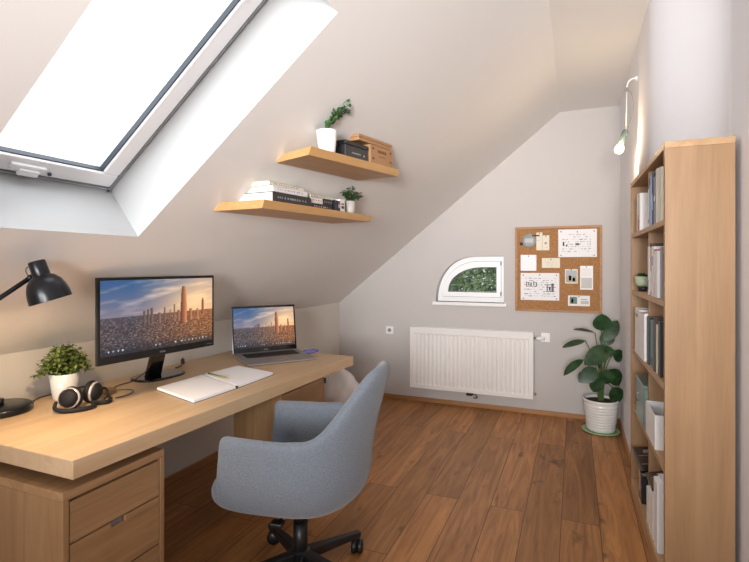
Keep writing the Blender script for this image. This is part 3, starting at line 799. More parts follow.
book('thin cream book topmost of the second stack on the lower shelf', lowp, -.03, .465, .15, .24, .012, 'cream', z=.066, marks='brownd')
stand('black book standing at the end of the lower shelf row', lowp, -.03, .725, .13, .035, .07, 'dark', marks=[(.25, .6)], mcol='navy')
stand('thin dark brown book standing beside the white spine on the lower shelf', lowp, -.03, .765, .13, .025, .068, 'brownd', marks=[(.4, .7)], mcol='pink')
stand('white-spined book standing beside the small grey plant pot', lowp, -.03, .795, .13, .055, .082, 'whitec', marks=[(.3, .5), (.6, .7)], mcol='brownd')
def fine_fol(R_, H_, n, mat, hb, L_=(.014, .024)):
    def f(t):
        rnd = random.Random(31 + n); g = G(); s_ = G()
        for i in range(n):
            a = rnd.uniform(0, 2 * PI); out = rnd.uniform(.1, 1) ** .6 * R_; hh = hb + H_ * (1 - (out / R_) ** 2 * .75) + rnd.uniform(-.01, .01)
            P = smooth_pts([Vector((0, 0, hb - .015)), Vector((math.cos(a) * out * .4, math.sin(a) * out * .4, hh * .6 + hb * .4)), Vector((math.cos(a) * out, math.sin(a) * out, hh))], 4)
            s_.tube(P, .001, 4, 'stem')
            for p in P[2:]:
                for q in range(3):
                    d = Vector((rnd.uniform(-1, 1), rnd.uniform(-1, 1), rnd.uniform(-.3, .8)))
                    g.leaf(p, d, (rnd.uniform(-.5, .5), rnd.uniform(-.5, .5), 1), rnd.uniform(*L_), rnd.uniform(*L_) * .45, .2, mat, 3)
        s_.build('stems', parent=t); g.build('leaves', parent=t)
    return f
p, rt = lowp(-.06, .965)
bushy('potted_plant', 'dark fine-leaved plant in small grey pot on the lower shelf', p, pot_lathe(.03, .04, .085, 'greyceramic', .004), fine_fol(.085, .09, 34, 'leaff', .085), rot=rt)
# upper shelf
p, rt = upp(-.022, .18)
def sprig(t):
    rnd = random.Random(8); g = G(); s_ = G()
    for i in range(12):
        a = i * 2.4; out = rnd.uniform(.015, .055); hh = rnd.uniform(.165, .24)
        P = smooth_pts([Vector((0, 0, .09)), Vector((math.cos(a) * out * .35 + .01, math.sin(a) * out * .35 + .01, hh * .7)), Vector((math.cos(a) * out * .5 + .062 + (hh - .16) * .5, math.sin(a) * out * 1.15 + .015, hh))], 5)
        s_.tube(P, .0013, 5, 'stem')
        for k in range(5, len(P)):
            for q in range(2):
                th = rnd.uniform(0, 2 * PI); d = Vector((math.cos(th), math.sin(th), rnd.uniform(-.1, .7)))
                g.leaf(P[k], d, (rnd.uniform(-1, 1), rnd.uniform(-1, 1), .4), rnd.uniform(.018, .024), rnd.uniform(.018, .023), .2, 'leafr', 4)
    s_.build('stems', parent=t); g.build('leaves', parent=t)
bushy('potted_plant', 'round-leaved green sprig in white pot on the upper shelf', p, pot_lathe(.038, .052, .105, 'ceramic', .005), sprig, rot=rt)
# pale little jar behind, black box, cardboard boxes
p, rt = upp(-.07, .27)
g = G(); g.box((-.05, 0, 0), (0, .035, .075), 'whitec', .006); tag(g.build('small_box', loc=p, rot=rt), 'small pale box between the white pot and the black box', 'box')
p, rt = upp(-.015, .335)
t = thing('storage_box', 'black box standing on the upper shelf beside the cardboard boxes', 'box', p, rt)
g = G(); g.box((-.08, 0, 0), (0, .23, .07), 'dark', .004); g.build('box_body', parent=t)
g = G(); g.box((-.082, -.002, .070), (.002, .232, .092), 'black', .003); g.build('lid', parent=t)
g = G(); g.ball((.003, .18, .03), .007, 'silver', (.4, 1, 1)); g.box((.0005, .06, .03), (.0015, .15, .036), 'greyc'); g.build('stud', parent=t)
p, rt = upp(-.01, .585)
t = thing('cardboard_box', 'brown cardboard box with dark printing, lower of the two on the upper shelf', 'box', p, rt)
g = G(); g.box((-.09, 0, 0), (0, .27, .11), 'card', .003)
for k in range(7): g.box((.0004, .085 + k * .015, .072), (.0014, .094 + k * .015, .088), 'cardd')
for k in range(5): g.box((.0004, .095 + k * .016, .05), (.0014, .106 + k * .016, .054), 'cardd')
for yy in (.03, .24):
    for zz in (.035, .09): g.box((.0004, yy - .008, zz - .006), (.0014, yy + .008, zz + .006), 'dark')
g.build('box_body', parent=t)
p, rt = upp(-.008, .46, 0, .1105)
t = thing('cardboard_box', 'flat brown cardboard box resting on top of the printed one', 'box', p, rt)
g = G(); g.box((-.07, 0, 0), (0, .375, .018), 'card', .002); g.build('box_body', parent=t)
g = G(); g.box((-.073, -.003, .018), (.003, .378, .034), 'card', .003); g.build('lid', parent=t)

# ------------------------------------------------------------------ far wall: radiator, sockets, board
rd = thing('radiator', 'white ribbed panel radiator under the small rounded window', 'radiator', (-.99, 4.85, 0))
RW, RZ0, RZ1 = 1.24, .165, .80
g = G(); n = 27; xs = [-RW / 2 + .03]
prof = []
for i in range(n):
    x0 = -RW / 2 + .035 + i * (RW - .07) / n; w = (RW - .07) / n
    prof += [(x0 + w * .08, 0), (x0 + w * .3, .009), (x0 + w * .7, .009), (x0 + w * .92, 0)]
prof = [(-RW / 2, 0)] + prof + [(RW / 2, 0)]
rows = [(RZ0, 0), (RZ0 + .035, 0), (RZ0 + .05, 1), (RZ1 - .07, 1), (RZ1 - .055, 0), (RZ1, 0)]
vv = [[g.bm.verts.new((x, d * k, z)) for x, d in prof] for z, k in rows]
for a, b in zip(vv, vv[1:]):
    for i in range(len(prof) - 1): g.bm.faces.new((a[i], a[i + 1], b[i + 1], b[i]))
g.box((-RW / 2, .012, RZ0), (RW / 2, .03, RZ1), 'rad'); g.build('front_panel', 'rad', rd)
for sx in (-1, 1):
    g = G(); g.box((sx * RW / 2 - .004, -.003, RZ0), (sx * RW / 2 + .004, .082, RZ1 + .002), 'rad', .002); g.build('side_cover', parent=rd)
g = G()
g.box((-RW / 2, -.003, RZ1 - .002), (RW / 2, .004, RZ1 + .008), 'rad'); g.box((-RW / 2, .074, RZ1 - .002), (RW / 2, .082, RZ1 + .008), 'rad')
for i in range(42): x = -RW / 2 + .01 + i * (RW - .02) / 41; g.box((x - .004, 0, RZ1), (x + .004, .08, RZ1 + .006), 'rad')
g.build('top_grille', parent=rd)
g = G(); g.tube([(RW / 2, .04, RZ1 - .05), (RW / 2 + .05, .04, RZ1 - .05)], .012, 12, 'chrome'); v_ = g.build('valve', parent=rd)
g = G(); g.tube([(RW / 2 + .03, .04, RZ1 - .05), (RW / 2 + .05, .035, RZ1 - .05), (RW / 2 + .105, .03, RZ1 - .045)], [.018, .02, .016], 16, 'white'); g.build('thermostat_head', parent=v_)
g = G(); g.tube([(-RW / 2 - .03, .05, RZ1 - .035), (-RW / 2, .05, RZ1 - .035)], .01, 10, 'white'); g.build('bleed_plug', parent=rd)
g = G(); g.tube([(RW / 2, .05, RZ0 + .04), (RW / 2 + .025, .05, RZ0 + .04)], .012, 10, 'chrome'); g.build('end_plug', parent=rd)
g = G(); g.box((-.03, .02, RZ0 - .035), (.03, .07, RZ0 + .005), 'black', .004); g.tube([(.03, .045, RZ0 - .02), (.06, .045, RZ0 - .025), (.075, .06, RZ0 - .05), (.06, .09, RZ0 - .07), (.03, .1, RZ0 - .07)], .008, 10, 'chrome')
g.build('pipe_connector', parent=rd)

def socket(x, z, label):
    t = thing('wall_socket', label, 'socket', (x, YF, z))
    g = G(); g.box((-.042, -.011, -.042), (.042, 0, .042), 'white', .004); g.build('plate', parent=t)
    g = G(); g.lathe([(0, .002), (.018, .002), (.021, .006), (.021, .0), ], 20, 'greyc', TR((0, -.011, 0)) @ rotT('X', 90)); g.build('outlet_ring', parent=t)
socket(-1.88, .745, 'white square wall socket left of the radiator')
g = G(); g.box((-.30, YF - .012, .71), (-.22, YF, .80), 'white', .004); tag(g.build('wall_plate'), 'white blank plate on the wall right of the radiator', 'socket')

bd = thing('cork_board', 'square cork notice board with thin wooden frame on the far wall', 'board', (-.154, YF, 1.007))
BW, BH = .78, .825
g = G(); g.box((-BW / 2 + .015, -.014, .015), (BW / 2 - .015, -.004, BH - .015), 'cork'); g.build('cork_panel', parent=bd)
g = G(); fw = .024
g.box((-BW / 2, -.024, 0), (BW / 2, 0, fw), 'frame', .003); g.box((-BW / 2, -.024, BH - fw), (BW / 2, 0, BH), 'frame', .003)
g.box((-BW / 2, -.024, fw), (-BW / 2 + fw, 0, BH - fw), 'frame', .003); g.box((BW / 2 - fw, -.024, fw), (BW / 2, 0, BH - fw), 'frame', .003)
g.build('board_frame', parent=bd)
YP = YF - .0150
def pinned(name, cat, label, x0, x1, z0, z1, mat, pins=((.5, .93),), marks=None, rot=0, parts=None, dy=0.0):
    w, h = x1 - x0, z1 - z0
    t = thing(name, label, cat, ((x0 + x1) / 2, YP - dy, (z0 + z1) / 2), (0, math.radians(rot), 0))
    g = G(); g.box((-w / 2, -.0016, -h / 2), (w / 2, -.0002, h / 2), mat)
    for (a, b, c, d, m_) in (marks or []): g.box((-w / 2 + w * a, -.0022, -h / 2 + h * b), (-w / 2 + w * c, -.0015, -h / 2 + h * d), m_)
    g.build('sheet', parent=t)
    for (a, b) in pins:
        g = G(); g.ball((-w / 2 + w * a, -.005, -h / 2 + h * b), .0055, 'inkd', (1, .8, 1), 10); g.build('push_pin', parent=t)
    return t
def scribble(seed, rows, x0=.08, x1=.92, z0=.15, z1=.85, m='ink', dens=.75, th=.006):
    r = random.Random(seed); out = []
    for k in range(rows):
        z = z1 - (z1 - z0) * k / max(1, rows - 1); x = x0
        while x < x1:
            l = r.uniform(.02, .10)
            if r.random() < dens: out.append((x, z + r.uniform(-.012, .012), min(x1, x + l), z + r.uniform(.004, .012) + th, m))
            x += l + r.uniform(.01, .05)
    return out
C4 = ((.07, .92), (.93, .92), (.07, .06), (.93, .06))
pinned('paper_sheet', 'paper', 'large white sheet with handwriting pinned at the top right of the cork board', -.145, .192, 1.535, 1.799, 'boardpaper', C4 + ((.5, .9),), scribble(2, 8, .1, .85, .2, .8) + [(.12, .4, .16, .55, 'inkd'), (.2, .38, .24, .44, 'inkd'), (.45, .42, .55, .5, 'ink')])
sk = scribble(5, 9, .1, .92, .15, .8, dens=.8) + [(.14, .5, .42, .52, 'inkd'), (.15, .52, .17, .68, 'inkd'), (.2, .54, .23, .66, 'ink'), (.26, .52, .29, .64, 'inkd'), (.33, .54, .36, .7, 'ink'), (.4, .5, .43, .66, 'ink'), (.66, .32, .88, .34, 'inkd'), (.68, .34, .71, .58, 'ink'), (.74, .36, .78, .5, 'inkd'), (.8, .34, .86, .62, 'ink'), (.62, .56, .88, .58, 'inkd')]
pinned('paper_sheet', 'paper', 'large white sheet with sketches pinned at the bottom left of the cork board', -.492, -.136, 1.117, 1.382, 'boardpaper', C4 + ((.5, .93),), sk)
pinned('paper_note', 'paper', 'small square blank white note at the left edge of the cork board', -.492, -.345, 1.403, 1.559, 'paper', ((.5, .92),), scribble(3, 4, .3, .7, .35, .65, dens=.4))
pinned('paper_card', 'paper', 'small wide cream card between the two large sheets on the cork board', -.294, -.129, 1.432, 1.527, 'cream', ((.5, .86),), scribble(9, 4, .15, .85, .25, .7, dens=.6))
pinned('paper_note', 'paper', 'narrow cream note overlapped by a badge, left one of the upper pair', -.345, -.289, 1.603, 1.776, 'cream', ((.5, .93),), scribble(11, 3, .2, .8, .55, .75, dens=.5))
pinned('paper_note', 'paper', 'small cream note with grey mark, right one of the upper pair', -.287, -.226, 1.602, 1.746, 'cream', ((.5, .93),), [(.3, .4, .6, .55, 'greyc')] + scribble(12, 3, .2, .8, .2, .8, dens=.5))
pinned('photograph', 'photo', 'small square photo with brown lower half pinned at the board centre right', -.084, .026, 1.285, 1.419, 'whitec', ((.5, .97),), [(.06, .5, .94, .93, 'photo1'), (.06, .06, .94, .5, 'photo2'), (.3, .2, .5, .55, 'whitec'), (.6, .15, .8, .4, 'inkd')])
pinned('paper_slip', 'paper', 'tall narrow pale slip at the right edge of the cork board', .048, .159, 1.228, 1.451, 'paper', ((.5, .95),), [(.08, .05, .92, .5, 'greyceramic'), (.08, .55, .92, .9, 'whitec')])
pinned('business_card', 'card', 'small card with dark green picture at the bottom right of the cork board', -.058, .132, 1.071, 1.170, 'whitec', ((.5, .9),), [(.08, .2, .42, .88, 'photo3'), (.15, .3, .25, .7, 'paper'), (.58, .2, .95, .5, 'greyceramic'), (.6, .6, .9, .66, 'ink')])
# round badge
t = thing('round_badge', 'grey round badge with dark tab at the top left of the cork board', 'badge', (-.415, YP, 1.70))
g = G(); g.lathe([(0, 0), (.066, 0), (.068, .002), (.064, .004), (0, .005)], 28, 'photo1', rotT('X', 90)); g.build('disc', parent=t)
g = G(); g.box((-.085, -.008, -.045), (-.055, -.001, -.018), 'inkd', .002); g.box((.03, -.008, .04), (.10, -.0055, .052), 'inkd', .001); g.box((-.04, -.007, -.02), (.04, -.0055, .02), 'greyceramic', 0)
g.build('tab', parent=t)

# ------------------------------------------------------------------ tall potted plant in the corner
pl = thing('potted_plant', 'tall broad-leaved green plant in ribbed white pot in the far corner', 'plant', (.212, 4.66, 0))
g = G(); g.lathe([(0, .0), (.13, .0), (.15, .006), (.155, .016), (.148, .018), (.13, .010), (0, .010)], 40, 'saucer'); so = g.build('saucer', parent=pl); so['label'] = 'pale green saucer'
prof = [(0, .012), (.108, .012), (.114, .018)]
for k in range(9):
    z = .03 + k * .024; r = .116 + .018 * (k / 8); prof += [(r, z), (r + .0035, z + .006), (r + .0035, z + .016), (r, z + .022)]
prof += [(.138, .262), (.143, .272), (.142, .285), (.134, .285), (.132, .255), (0, .255)]
g = G(); g.lathe(prof, 44, 'ceramic'); g.build('pot', parent=pl)
g = G(); g.lathe([(0, .268), (.132, .262)], 30, 'soil'); g.build('soil', parent=pl)
RGT = Vector((.923, .385, 0)); FWD = Vector((-.385, .923, 0))
def pp(X, Y, d=0.0): return RGT * ((X - 190) * .00209 * (.72 if X > 215 else 1.1 if X < 150 else 1)) + FWD * d + Vector((0, 0, 1.111 - .00209 * Y))
# (attach x,y) (tip x,y) width, depth, facing, bend
LV = [((184, 108), (182, 36), 62, -.04, 0, .05), ((200, 150), (282, 62), 46, -.02, .25, .12), ((172, 120), (88, 92), 26, .03, .7, .15),
      ((122, 148), (28, 164), 28, -.05, .6, .15), ((214, 172), (104, 238), 58, -.08, .35, .15), ((192, 168), (262, 112), 44, .0, .2, .1), ((262, 192), (310, 236), 46, -.02, .3, .25),
      ((230, 215), (262, 200), 30, .02, .5, .2), ((112, 226), (24, 274), 30, -.06, .55, .3), ((158, 262), (98, 318), 50, -.06, .15, .15),
      ((222, 266), (284, 334), 54, -.06, .15, .15), ((188, 262), (188, 322), 50, -.12, .1, .15), ((165, 300), (148, 362), 46, -.07, .1, .2),
      ((232, 338), (272, 404), 54, -.08, .15, .15), ((180, 252), (158, 240), 26, -.05, .2, .1), ((216, 172), (196, 196), 36, -.09, .1, .1), ((150, 292), (112, 330), 40, .05, .2, .2), ((205, 330), (235, 290), 36, .06, .2, .2)]
heads = []
for (a, b, w, dep, face, bend) in LV:
    A_, B_ = pp(*a, dep), pp(*b, dep - .02)
    heads.append(A_)
    g = G(); d = B_ - A_; view = (-FWD * (1 - face) + Vector((0, 0, 1)) * (.25 + face)).normalized()
    nrm = view
    g.leaf(A_, d, nrm, d.length, w * .00209 * 1.3, bend, 'leafb', 9, .12, .25)
    g.build('leaf', parent=pl)
g = G()
for i, h_ in enumerate(heads):
    a = i * 1.9; b0 = Vector((math.cos(a) * .02, math.sin(a) * .02, .262)); m1 = Vector((h_.x * .35, h_.y * .35, .26 + (h_.z - .26) * .6))
    if h_.z < .5: m1.z = h_.z + .02
    g.tube(smooth_pts([b0, m1, h_], 5), .0045, 6, 'stem')
g.build('stems', parent=pl)

# white bag near the low wall
g = G(); t = bmesh.new(); bmesh.ops.create_icosphere(t, subdivisions=4, radius=1)
for v in t.verts:
    n_ = noise.noise(v.co * 1.8 + Vector((3, 1, 0))) * .5 + noise.noise(v.co * 4) * .18
    zz = v.co.z; k = 1 - .28 * max(0, zz)
    v.co = Vector((v.co.x * .20 * k * (1 + .3 * n_), v.co.y * .20 * k * (1 + .3 * n_), max(0, .22 + zz * .24 * (1 + .2 * n_))))
g.merge(t, 'bag', smooth=True)
tag(g.build('plastic_bag', loc=(-2.08, 4.15, 0)), 'crumpled white plastic bag on the floor behind the desk end', 'bag')

# ------------------------------------------------------------------ pendant bulb
pb = thing('pendant_lamp', 'bare glowing bulb on a white cord hanging from the corner of the wall', 'lamp', (XJ, 3.62, 2.70))
def lp_(x, y, z): return (x - XJ, y - 3.62, z - 2.70)
g = G(); g.lathe([(0, 0), (.016, 0), (.016, .012), (0, .014)], 16, 'white', rotT('Y', -90)); g.tube(smooth_pts([(0, 0, 0), (-.03, 0, .0), (-.055, 0, -.02), (-.062, 0, -.05)]), .005, 8, 'white'); g.build('wall_arm', parent=pb)
g = G(); g.tube([(-.062, 0, -.045), (-.068, 0, -.34)], .0042, 8, 'cordw'); g.build('cord', parent=pb)
g = G(); g.tube(smooth_pts([(-.058, 0, -.06), (-.03, 0, -.12), (-.026, 0, -.22), (-.05, 0, -.31), (-.066, 0, -.345)]), .003, 6, 'cordg'); g.ball((-.06, 0, -.07), .009, 'cordg', (1, 1, 2)); g.build('cable_loop', parent=pb)
TSo = TR((-.067, 0, -.335)) @ rotT('Y', 18)
g = G(); g.lathe([(0, 0), (.013, -.002), (.018, -.012), (.021, -.03), (.022, -.085), (.02, -.09), (0, -.09)], 20, 'socketg', TSo); g.build('socket', parent=pb)
g = G(); g.lathe([(.012, -.088), (.014, -.098), (.024, -.115), (.029, -.135), (.026, -.152), (.014, -.163), (0, -.166)], 20, 'bulb', TSo); g.build('bulb', parent=pb)
L = bpy.data.lights.new('pendant_light', 'POINT'); L.energy = 6; L.color = (1, .75, .48); L.shadow_soft_size = .03
o = bpy.data.objects.new('pendant_light', L); COL.objects.link(o); o.location = (XJ - .135, 3.60, 2.22)

# ------------------------------------------------------------------ bookcase
BO = Vector((.358, 2.385, 0)); brz = math.atan2(.022, 1.135); BLn, BHt, BD = 1.135, 1.985, .252
bc = thing('bookcase', 'tall light oak bookcase of ten open compartments against the right wall', 'bookcase', BO, (0, 0, brz))
def part(nm, a, b, m): g = G(); g.box(a, b, m, .0015); return g.build(nm, parent=bc)
part('side_panel', (0, 0, 0), (BD, .028, BHt - .028), 'bookz'); part('side_panel', (0, BLn - .028, 0), (BD, BLn, BHt - .028), 'bookz')
part('top_panel', (0, 0, BHt - .028), (BD, BLn, BHt), 'booky')
SZ = [1.655, 1.297, .93, .565]
for z in SZ: part('shelf', (.004, .028, z - .026), (BD - .01, BLn - .028, z), 'booky')
part('bottom_panel', (.0, .028, .0), (BD - .01, BLn - .028, .085), 'booky')
part('divider', (.02, .555, .085), (BD - .01, .577, BHt - .028), 'bookz')
part('back_panel', (BD - .01, .028, 0), (BD, BLn - .028, BHt - .028), 'bookz')
BM = TR(BO) @ Matrix.Rotation(brz, 4, 'Z')
def bplace(x, y, r=0.0, z=0.0): return BM @ Vector((x, y, z)), (0, 0, brz + r)
def bbook(label, y, t_, h, z, cov, x=.03, w=.15, lean=0.0, marks=None, mcol=None, pages='cream', r=0.0, group=None):
    """standing book, spine towards the room (-x)"""
    p, rt = bplace(x, y, r, z)
    t = thing('book', label, 'book', p, (lean, 0, rt[2]), group)
    g = G(); g.box((0, 0, 0), (w, .0022, h), cov); g.box((0, t_ - .0022, 0), (w, t_, h), cov); g.box((0, 0, 0), (.002, t_, h), cov); g.build('cover', parent=t)
    g = G(); g.box((.002, .0022, .002), (w - .003, t_ - .0022, h - .004), pages); g.build('pages', parent=t)
    if marks:
        g = G()
        for (a, b) in marks: g.box((-.0011, t_ * .2, h * a), (-.0002, t_ * .8, h * b), mcol)
        g.build('spine_marks', parent=t)
    return t
z = SZ[0]
bbook('thin white book farthest left on the top bookcase shelf', .885, .030, .225, z + .001, 'whitec', x=.008)
bbook('thin red book on the top bookcase shelf left of the divider', .845, .028, .215, z + .001, 'red', x=.008, marks=[(.45, .95)], mcol='whitec')
bbook('white book with pale pink spine foot against the divider, top bookcase shelf', .795, .04, .22, z + .001, 'whitec', x=.008, marks=[(.05, .3)], mcol='pink')
bbook('white slim book first right of the divider on the top bookcase shelf', .495, .03, .20, z + .001, 'whitec', x=.012, marks=[(.1, .2)], mcol='red')
bbook('pale blue book with dark blue top on the top bookcase shelf', .445, .045, .255, z + .001, 'blue', x=.012, marks=[(.84, .98)], mcol='navy')
bbook('navy book on the top bookcase shelf between blue and grey books', .40, .04, .268, z + .001, 'navy', x=.016, marks=[(.3, .6)], mcol='blue')
bbook('grey book on the top bookcase shelf', .35, .045, .24, z + .001, 'greyc', x=.018, marks=[(.5, .6)], mcol='whitec')
bbook('dark book half hidden between grey and white books, top bookcase shelf', .305, .04, .25, z + .001, 'dark', x=.025)
bbook('tall white book beside the dark one, top bookcase shelf', .25, .045, .262, z + .001, 'whitec', x=.012, marks=[(.2, .8)], mcol='cream')
bbook('tall cream book nearest the near side panel, top bookcase shelf', .18, .05, .255, z + .001, 'cream', x=.012)
z = SZ[1]
p, rt = bplace(.045, .93, 0, z)
tt = thing('potted_plant', 'small succulent in pale green bowl with dark foot in the bookcase', 'plant', p, rt)
g = G(); g.lathe([(0, 0), (.030, 0), (.032, .03), (0, .032)], 24, 'dark'); g.build('pot_foot', parent=tt)
g = G(); g.lathe([(0, .03), (.034, .03), (.043, .045), (.045, .09), (.041, .09), (.038, .082), (0, .082)], 28, 'palegreen'); g.build('pot', parent=tt)
g = G(); rr = random.Random(5)
for i in range(40):
    a = rr.uniform(0, 2 * PI); g.leaf((0.018 * math.cos(a), .018 * math.sin(a), .08), (math.cos(a) * .8, math.sin(a) * .8, rr.uniform(.6, 1.6)), (0, 0, 1), rr.uniform(.03, .05), .013, .2, 'leaff', 3)
g.build('leaves', parent=tt)
bbook('white magazine first right of the divider on the second bookcase shelf', .50, .035, .255, z + .001, 'whitec', x=.012, marks=[(.1, .3)], mcol='greyc')
bbook('dark brown topped magazine on the second bookcase shelf', .462, .032, .27, z + .001, 'brownd', x=.016, marks=[(.05, .92)], mcol='whitec')
bbook('pink and white magazine on the second bookcase shelf', .42, .036, .25, z + .001, 'pink', x=.012, marks=[(.1, .5)], mcol='whitec')
bbook('white book with blue spot on its spine, second bookcase shelf', .36, .055, .25, z + .001, 'whitec', x=.012, marks=[(.62, .8)], mcol='blue')
bbook('red-brown slim magazine on the second bookcase shelf', .325, .03, .235, z + .001, 'red', x=.014, marks=[(.3, .9)], mcol='whitec')
bbook('thick white book beside the red-brown magazine, second bookcase shelf', .25, .07, .225, z + .001, 'whitec', x=.01)
bbook('pale grey book nearest the near side panel, second bookcase shelf', .17, .06, .24, z + .001, 'greyc', x=.02)
z = SZ[2]
bbook('dark folder at the far end of the third bookcase shelf', .945, .045, .17, z + .001, 'dark', w=.12, x=.01)
bbook('wide white binder on the third bookcase shelf left of the divider', .765, .17, .265, z + .001, 'whitec', w=.2, x=.0, marks=[(.82, .9)], mcol='greyc')
bbook('white box file against the divider on the third bookcase shelf', .582, .175, .26, z + .001, 'whitec', w=.2, x=.0)
bbook('thick black book right of the divider on the third bookcase shelf', .49, .06, .25, z + .001, 'dark', x=.01)
bbook('teal book on the third bookcase shelf', .41, .07, .24, z + .001, 'teal', x=.016, marks=[(.05, .2)], mcol='navy')
bbook('grey-blue book on the third bookcase shelf beside the teal one', .36, .045, .245, z + .001, 'greyc', x=.016)
bbook('dark brown slim book on the third bookcase shelf', .31, .045, .27, z + .001, 'brownd', x=.01)
bbook('cream book beside the dark brown one, third bookcase shelf', .255, .05, .235, z + .001, 'cream', x=.014)
bbook('dark book nearest the near side panel, third bookcase shelf', .19, .055, .26, z + .001, 'dark', x=.014)
z = SZ[3]
p, rt = bplace(-.002, .585, 0, z)
t = thing('tin_box', 'green-grey metal tin box on the fourth bookcase shelf', 'box', p, rt)
g = G(); g.box((0, 0, 0), (.17, .29, .215), 'tin', .006); g.build('box_body', parent=t)
g = G(); g.box((-.003, -.003, .215), (.173, .293, .235), 'tin', .005); g.build('lid', parent=t)
g = G(); g.tube([(-.003, .17, .16), (-.012, .19, .12), (-.003, .21, .1)], .003, 6, 'silver'); g.build('clasp', parent=t)
p, rt = bplace(.004, .27, 0, z)
t = thing('storage_box', 'open white box right of the tin on the fourth bookcase shelf', 'box', p, rt)
g = G(); g.box((0, 0, 0), (.18, .28, .004), 'white')
for a, b in (((0, 0), (.004, .28)), ((.176, 0), (.18, .28)), ((.004, 0), (.176, .004)), ((.004, .276), (.176, .28))): g.box((a[0], a[1], .004), (b[0], b[1], .165), 'white')
g.build('box_body', parent=t)
z = .085
bbook('pink-spined book low in the bookcase left of the divider', .80, .05, .17, z + .001, 'pink', marks=[(.0, .25)], mcol='brownd', x=.012)
bbook('dark book low in the bookcase against the divider', .745, .05, .16, z + .001, 'dark', x=.012, marks=[(.5, .6)], mcol='greyc')
files = [(.455, 'short white magazine file on the bottom shelf nearest the divider', .19), (.35, 'short white magazine file in the middle of the three on the bottom shelf', .21), (.235, 'taller white magazine file nearest the near side panel on the bottom shelf', .33)]
for k, (y, lab, hh) in enumerate(files):
    p, rt = bplace(.008, y, 0, z)
    t = thing('magazine_file', lab, 'file', p, rt, 'white magazine files on the bottom shelf')
    g = G(); w, th, h = .19, .096, hh + .03
    g.hex8([(0, 0, 0), (w, 0, 0), (w, th, 0), (0, th, 0), (0, 0, hh), (w, 0, h), (w, th, h), (0, th, hh)], 'white', .002); g.build('file_body', parent=t)
    g = G(); g.box((.02, .008, hh - .01), (w - .012, th - .008, hh + .018), 'paper'); g.build('papers', parent=t)
def black_folder(lab, x, y, z, tx, ty, w, l):
    p, rt = bplace(x, y, 0, z)
    t = thing('folder', lab, 'folder', p, (math.radians(tx), math.radians(ty), rt[2]))
    g = G(); g.box((0, 0, 0), (w, l, .016), 'blackg', .002); g.box((.02, l * .25, .0162), (w * .8, l * .25 + .005, .0175), 'silver'); g.box((.02, l * .6, .0162), (w * .7, l * .6 + .004, .0175), 'silver'); g.box((w * .3, l * .72, .0162), (w * .6, l * .85, .0175), 'greyc'); g.build('folder_body', parent=t)
black_folder('glossy black folder lying tilted on the short white magazine files', .004, .345, z + .245, 0, -14, .17, .20)
black_folder('glossy black folder lying on the low books left of the divider', .004, .735, z + .178, 6, -10, .17, .30)

# ------------------------------------------------------------------ chair
ch = thing('office_chair', 'blue-grey fabric tub office chair on black five-star castor base', 'chair', (-1.19, 1.95, 0), (0, 0, math.radians(190)))
def sm(t): t = max(0, min(1, t)); return t * t * (3 - 2 * t)
def outline():
    P = []; n1, n2 = 8, 26; hw, xf, xa, dp = .325, .255, -.04, .30
    for i in range(n1): P.append((xf + (xa - xf) * i / n1, -hw + .012 * (1 - i / n1) ** 2 * 2, 90.0, -1))
    for i in range(n2 + 1):
        a = -90 + 180 * i / n2; r = math.radians(a); P.append((xa - dp * math.cos(r) ** .82 if abs(a) < 90 else xa, hw * math.sin(r), abs(a), 0))
    for i in range(n1): P.append((xa + (xf - xa) * (i + 1) / n1, hw - .012 * ((i + 1) / n1) ** 2 * 2, 90.0, 1))
    return P
OUT = outline()
def top_z(p, i):
    x, y, a, s_ = p
    z = .735 + .27 * sm((76 - a) / 58)
    if a >= 90: z -= .006
    return z
TT = [0, .06, .14, .25, .4, .55, .7, .85, 1.0]
bmx = bmesh.new(); grid = []
for p in OUT:
    row = []; zt = top_z(p, 0); wb = math.cos(math.radians(min(90, p[2])))
    for t in TT:
        z = .385 + (zt - .385) * t
        zz = (z - .385) / .2
        k = .70 + .30 * math.sqrt(max(0, 1 - (1 - min(1, zz)) ** 2.2))
        x, y = p[0] * k, p[1] * k
        if p[2] >= 90: x = p[0] * (.94 + .06 * k) + .03 * (1 - t) * max(0, p[0]) / .255
        x -= wb * (.095 * max(0, (z - .62) / .38) ** 1.2)
        y *= 1 - .10 * sm((z - .72) / .3)
        row.append(bmx.verts.new((x, y, z)))
    grid.append(row)
for a, b in zip(grid, grid[1:]):
    for i in range(len(TT) - 1):
        f = bmx.faces.new((a[i], b[i], b[i + 1], a[i + 1])); f.smooth = True
bmesh.ops.recalc_face_normals(bmx, faces=bmx.faces)
me = bpy.data.meshes.new('shell'); 
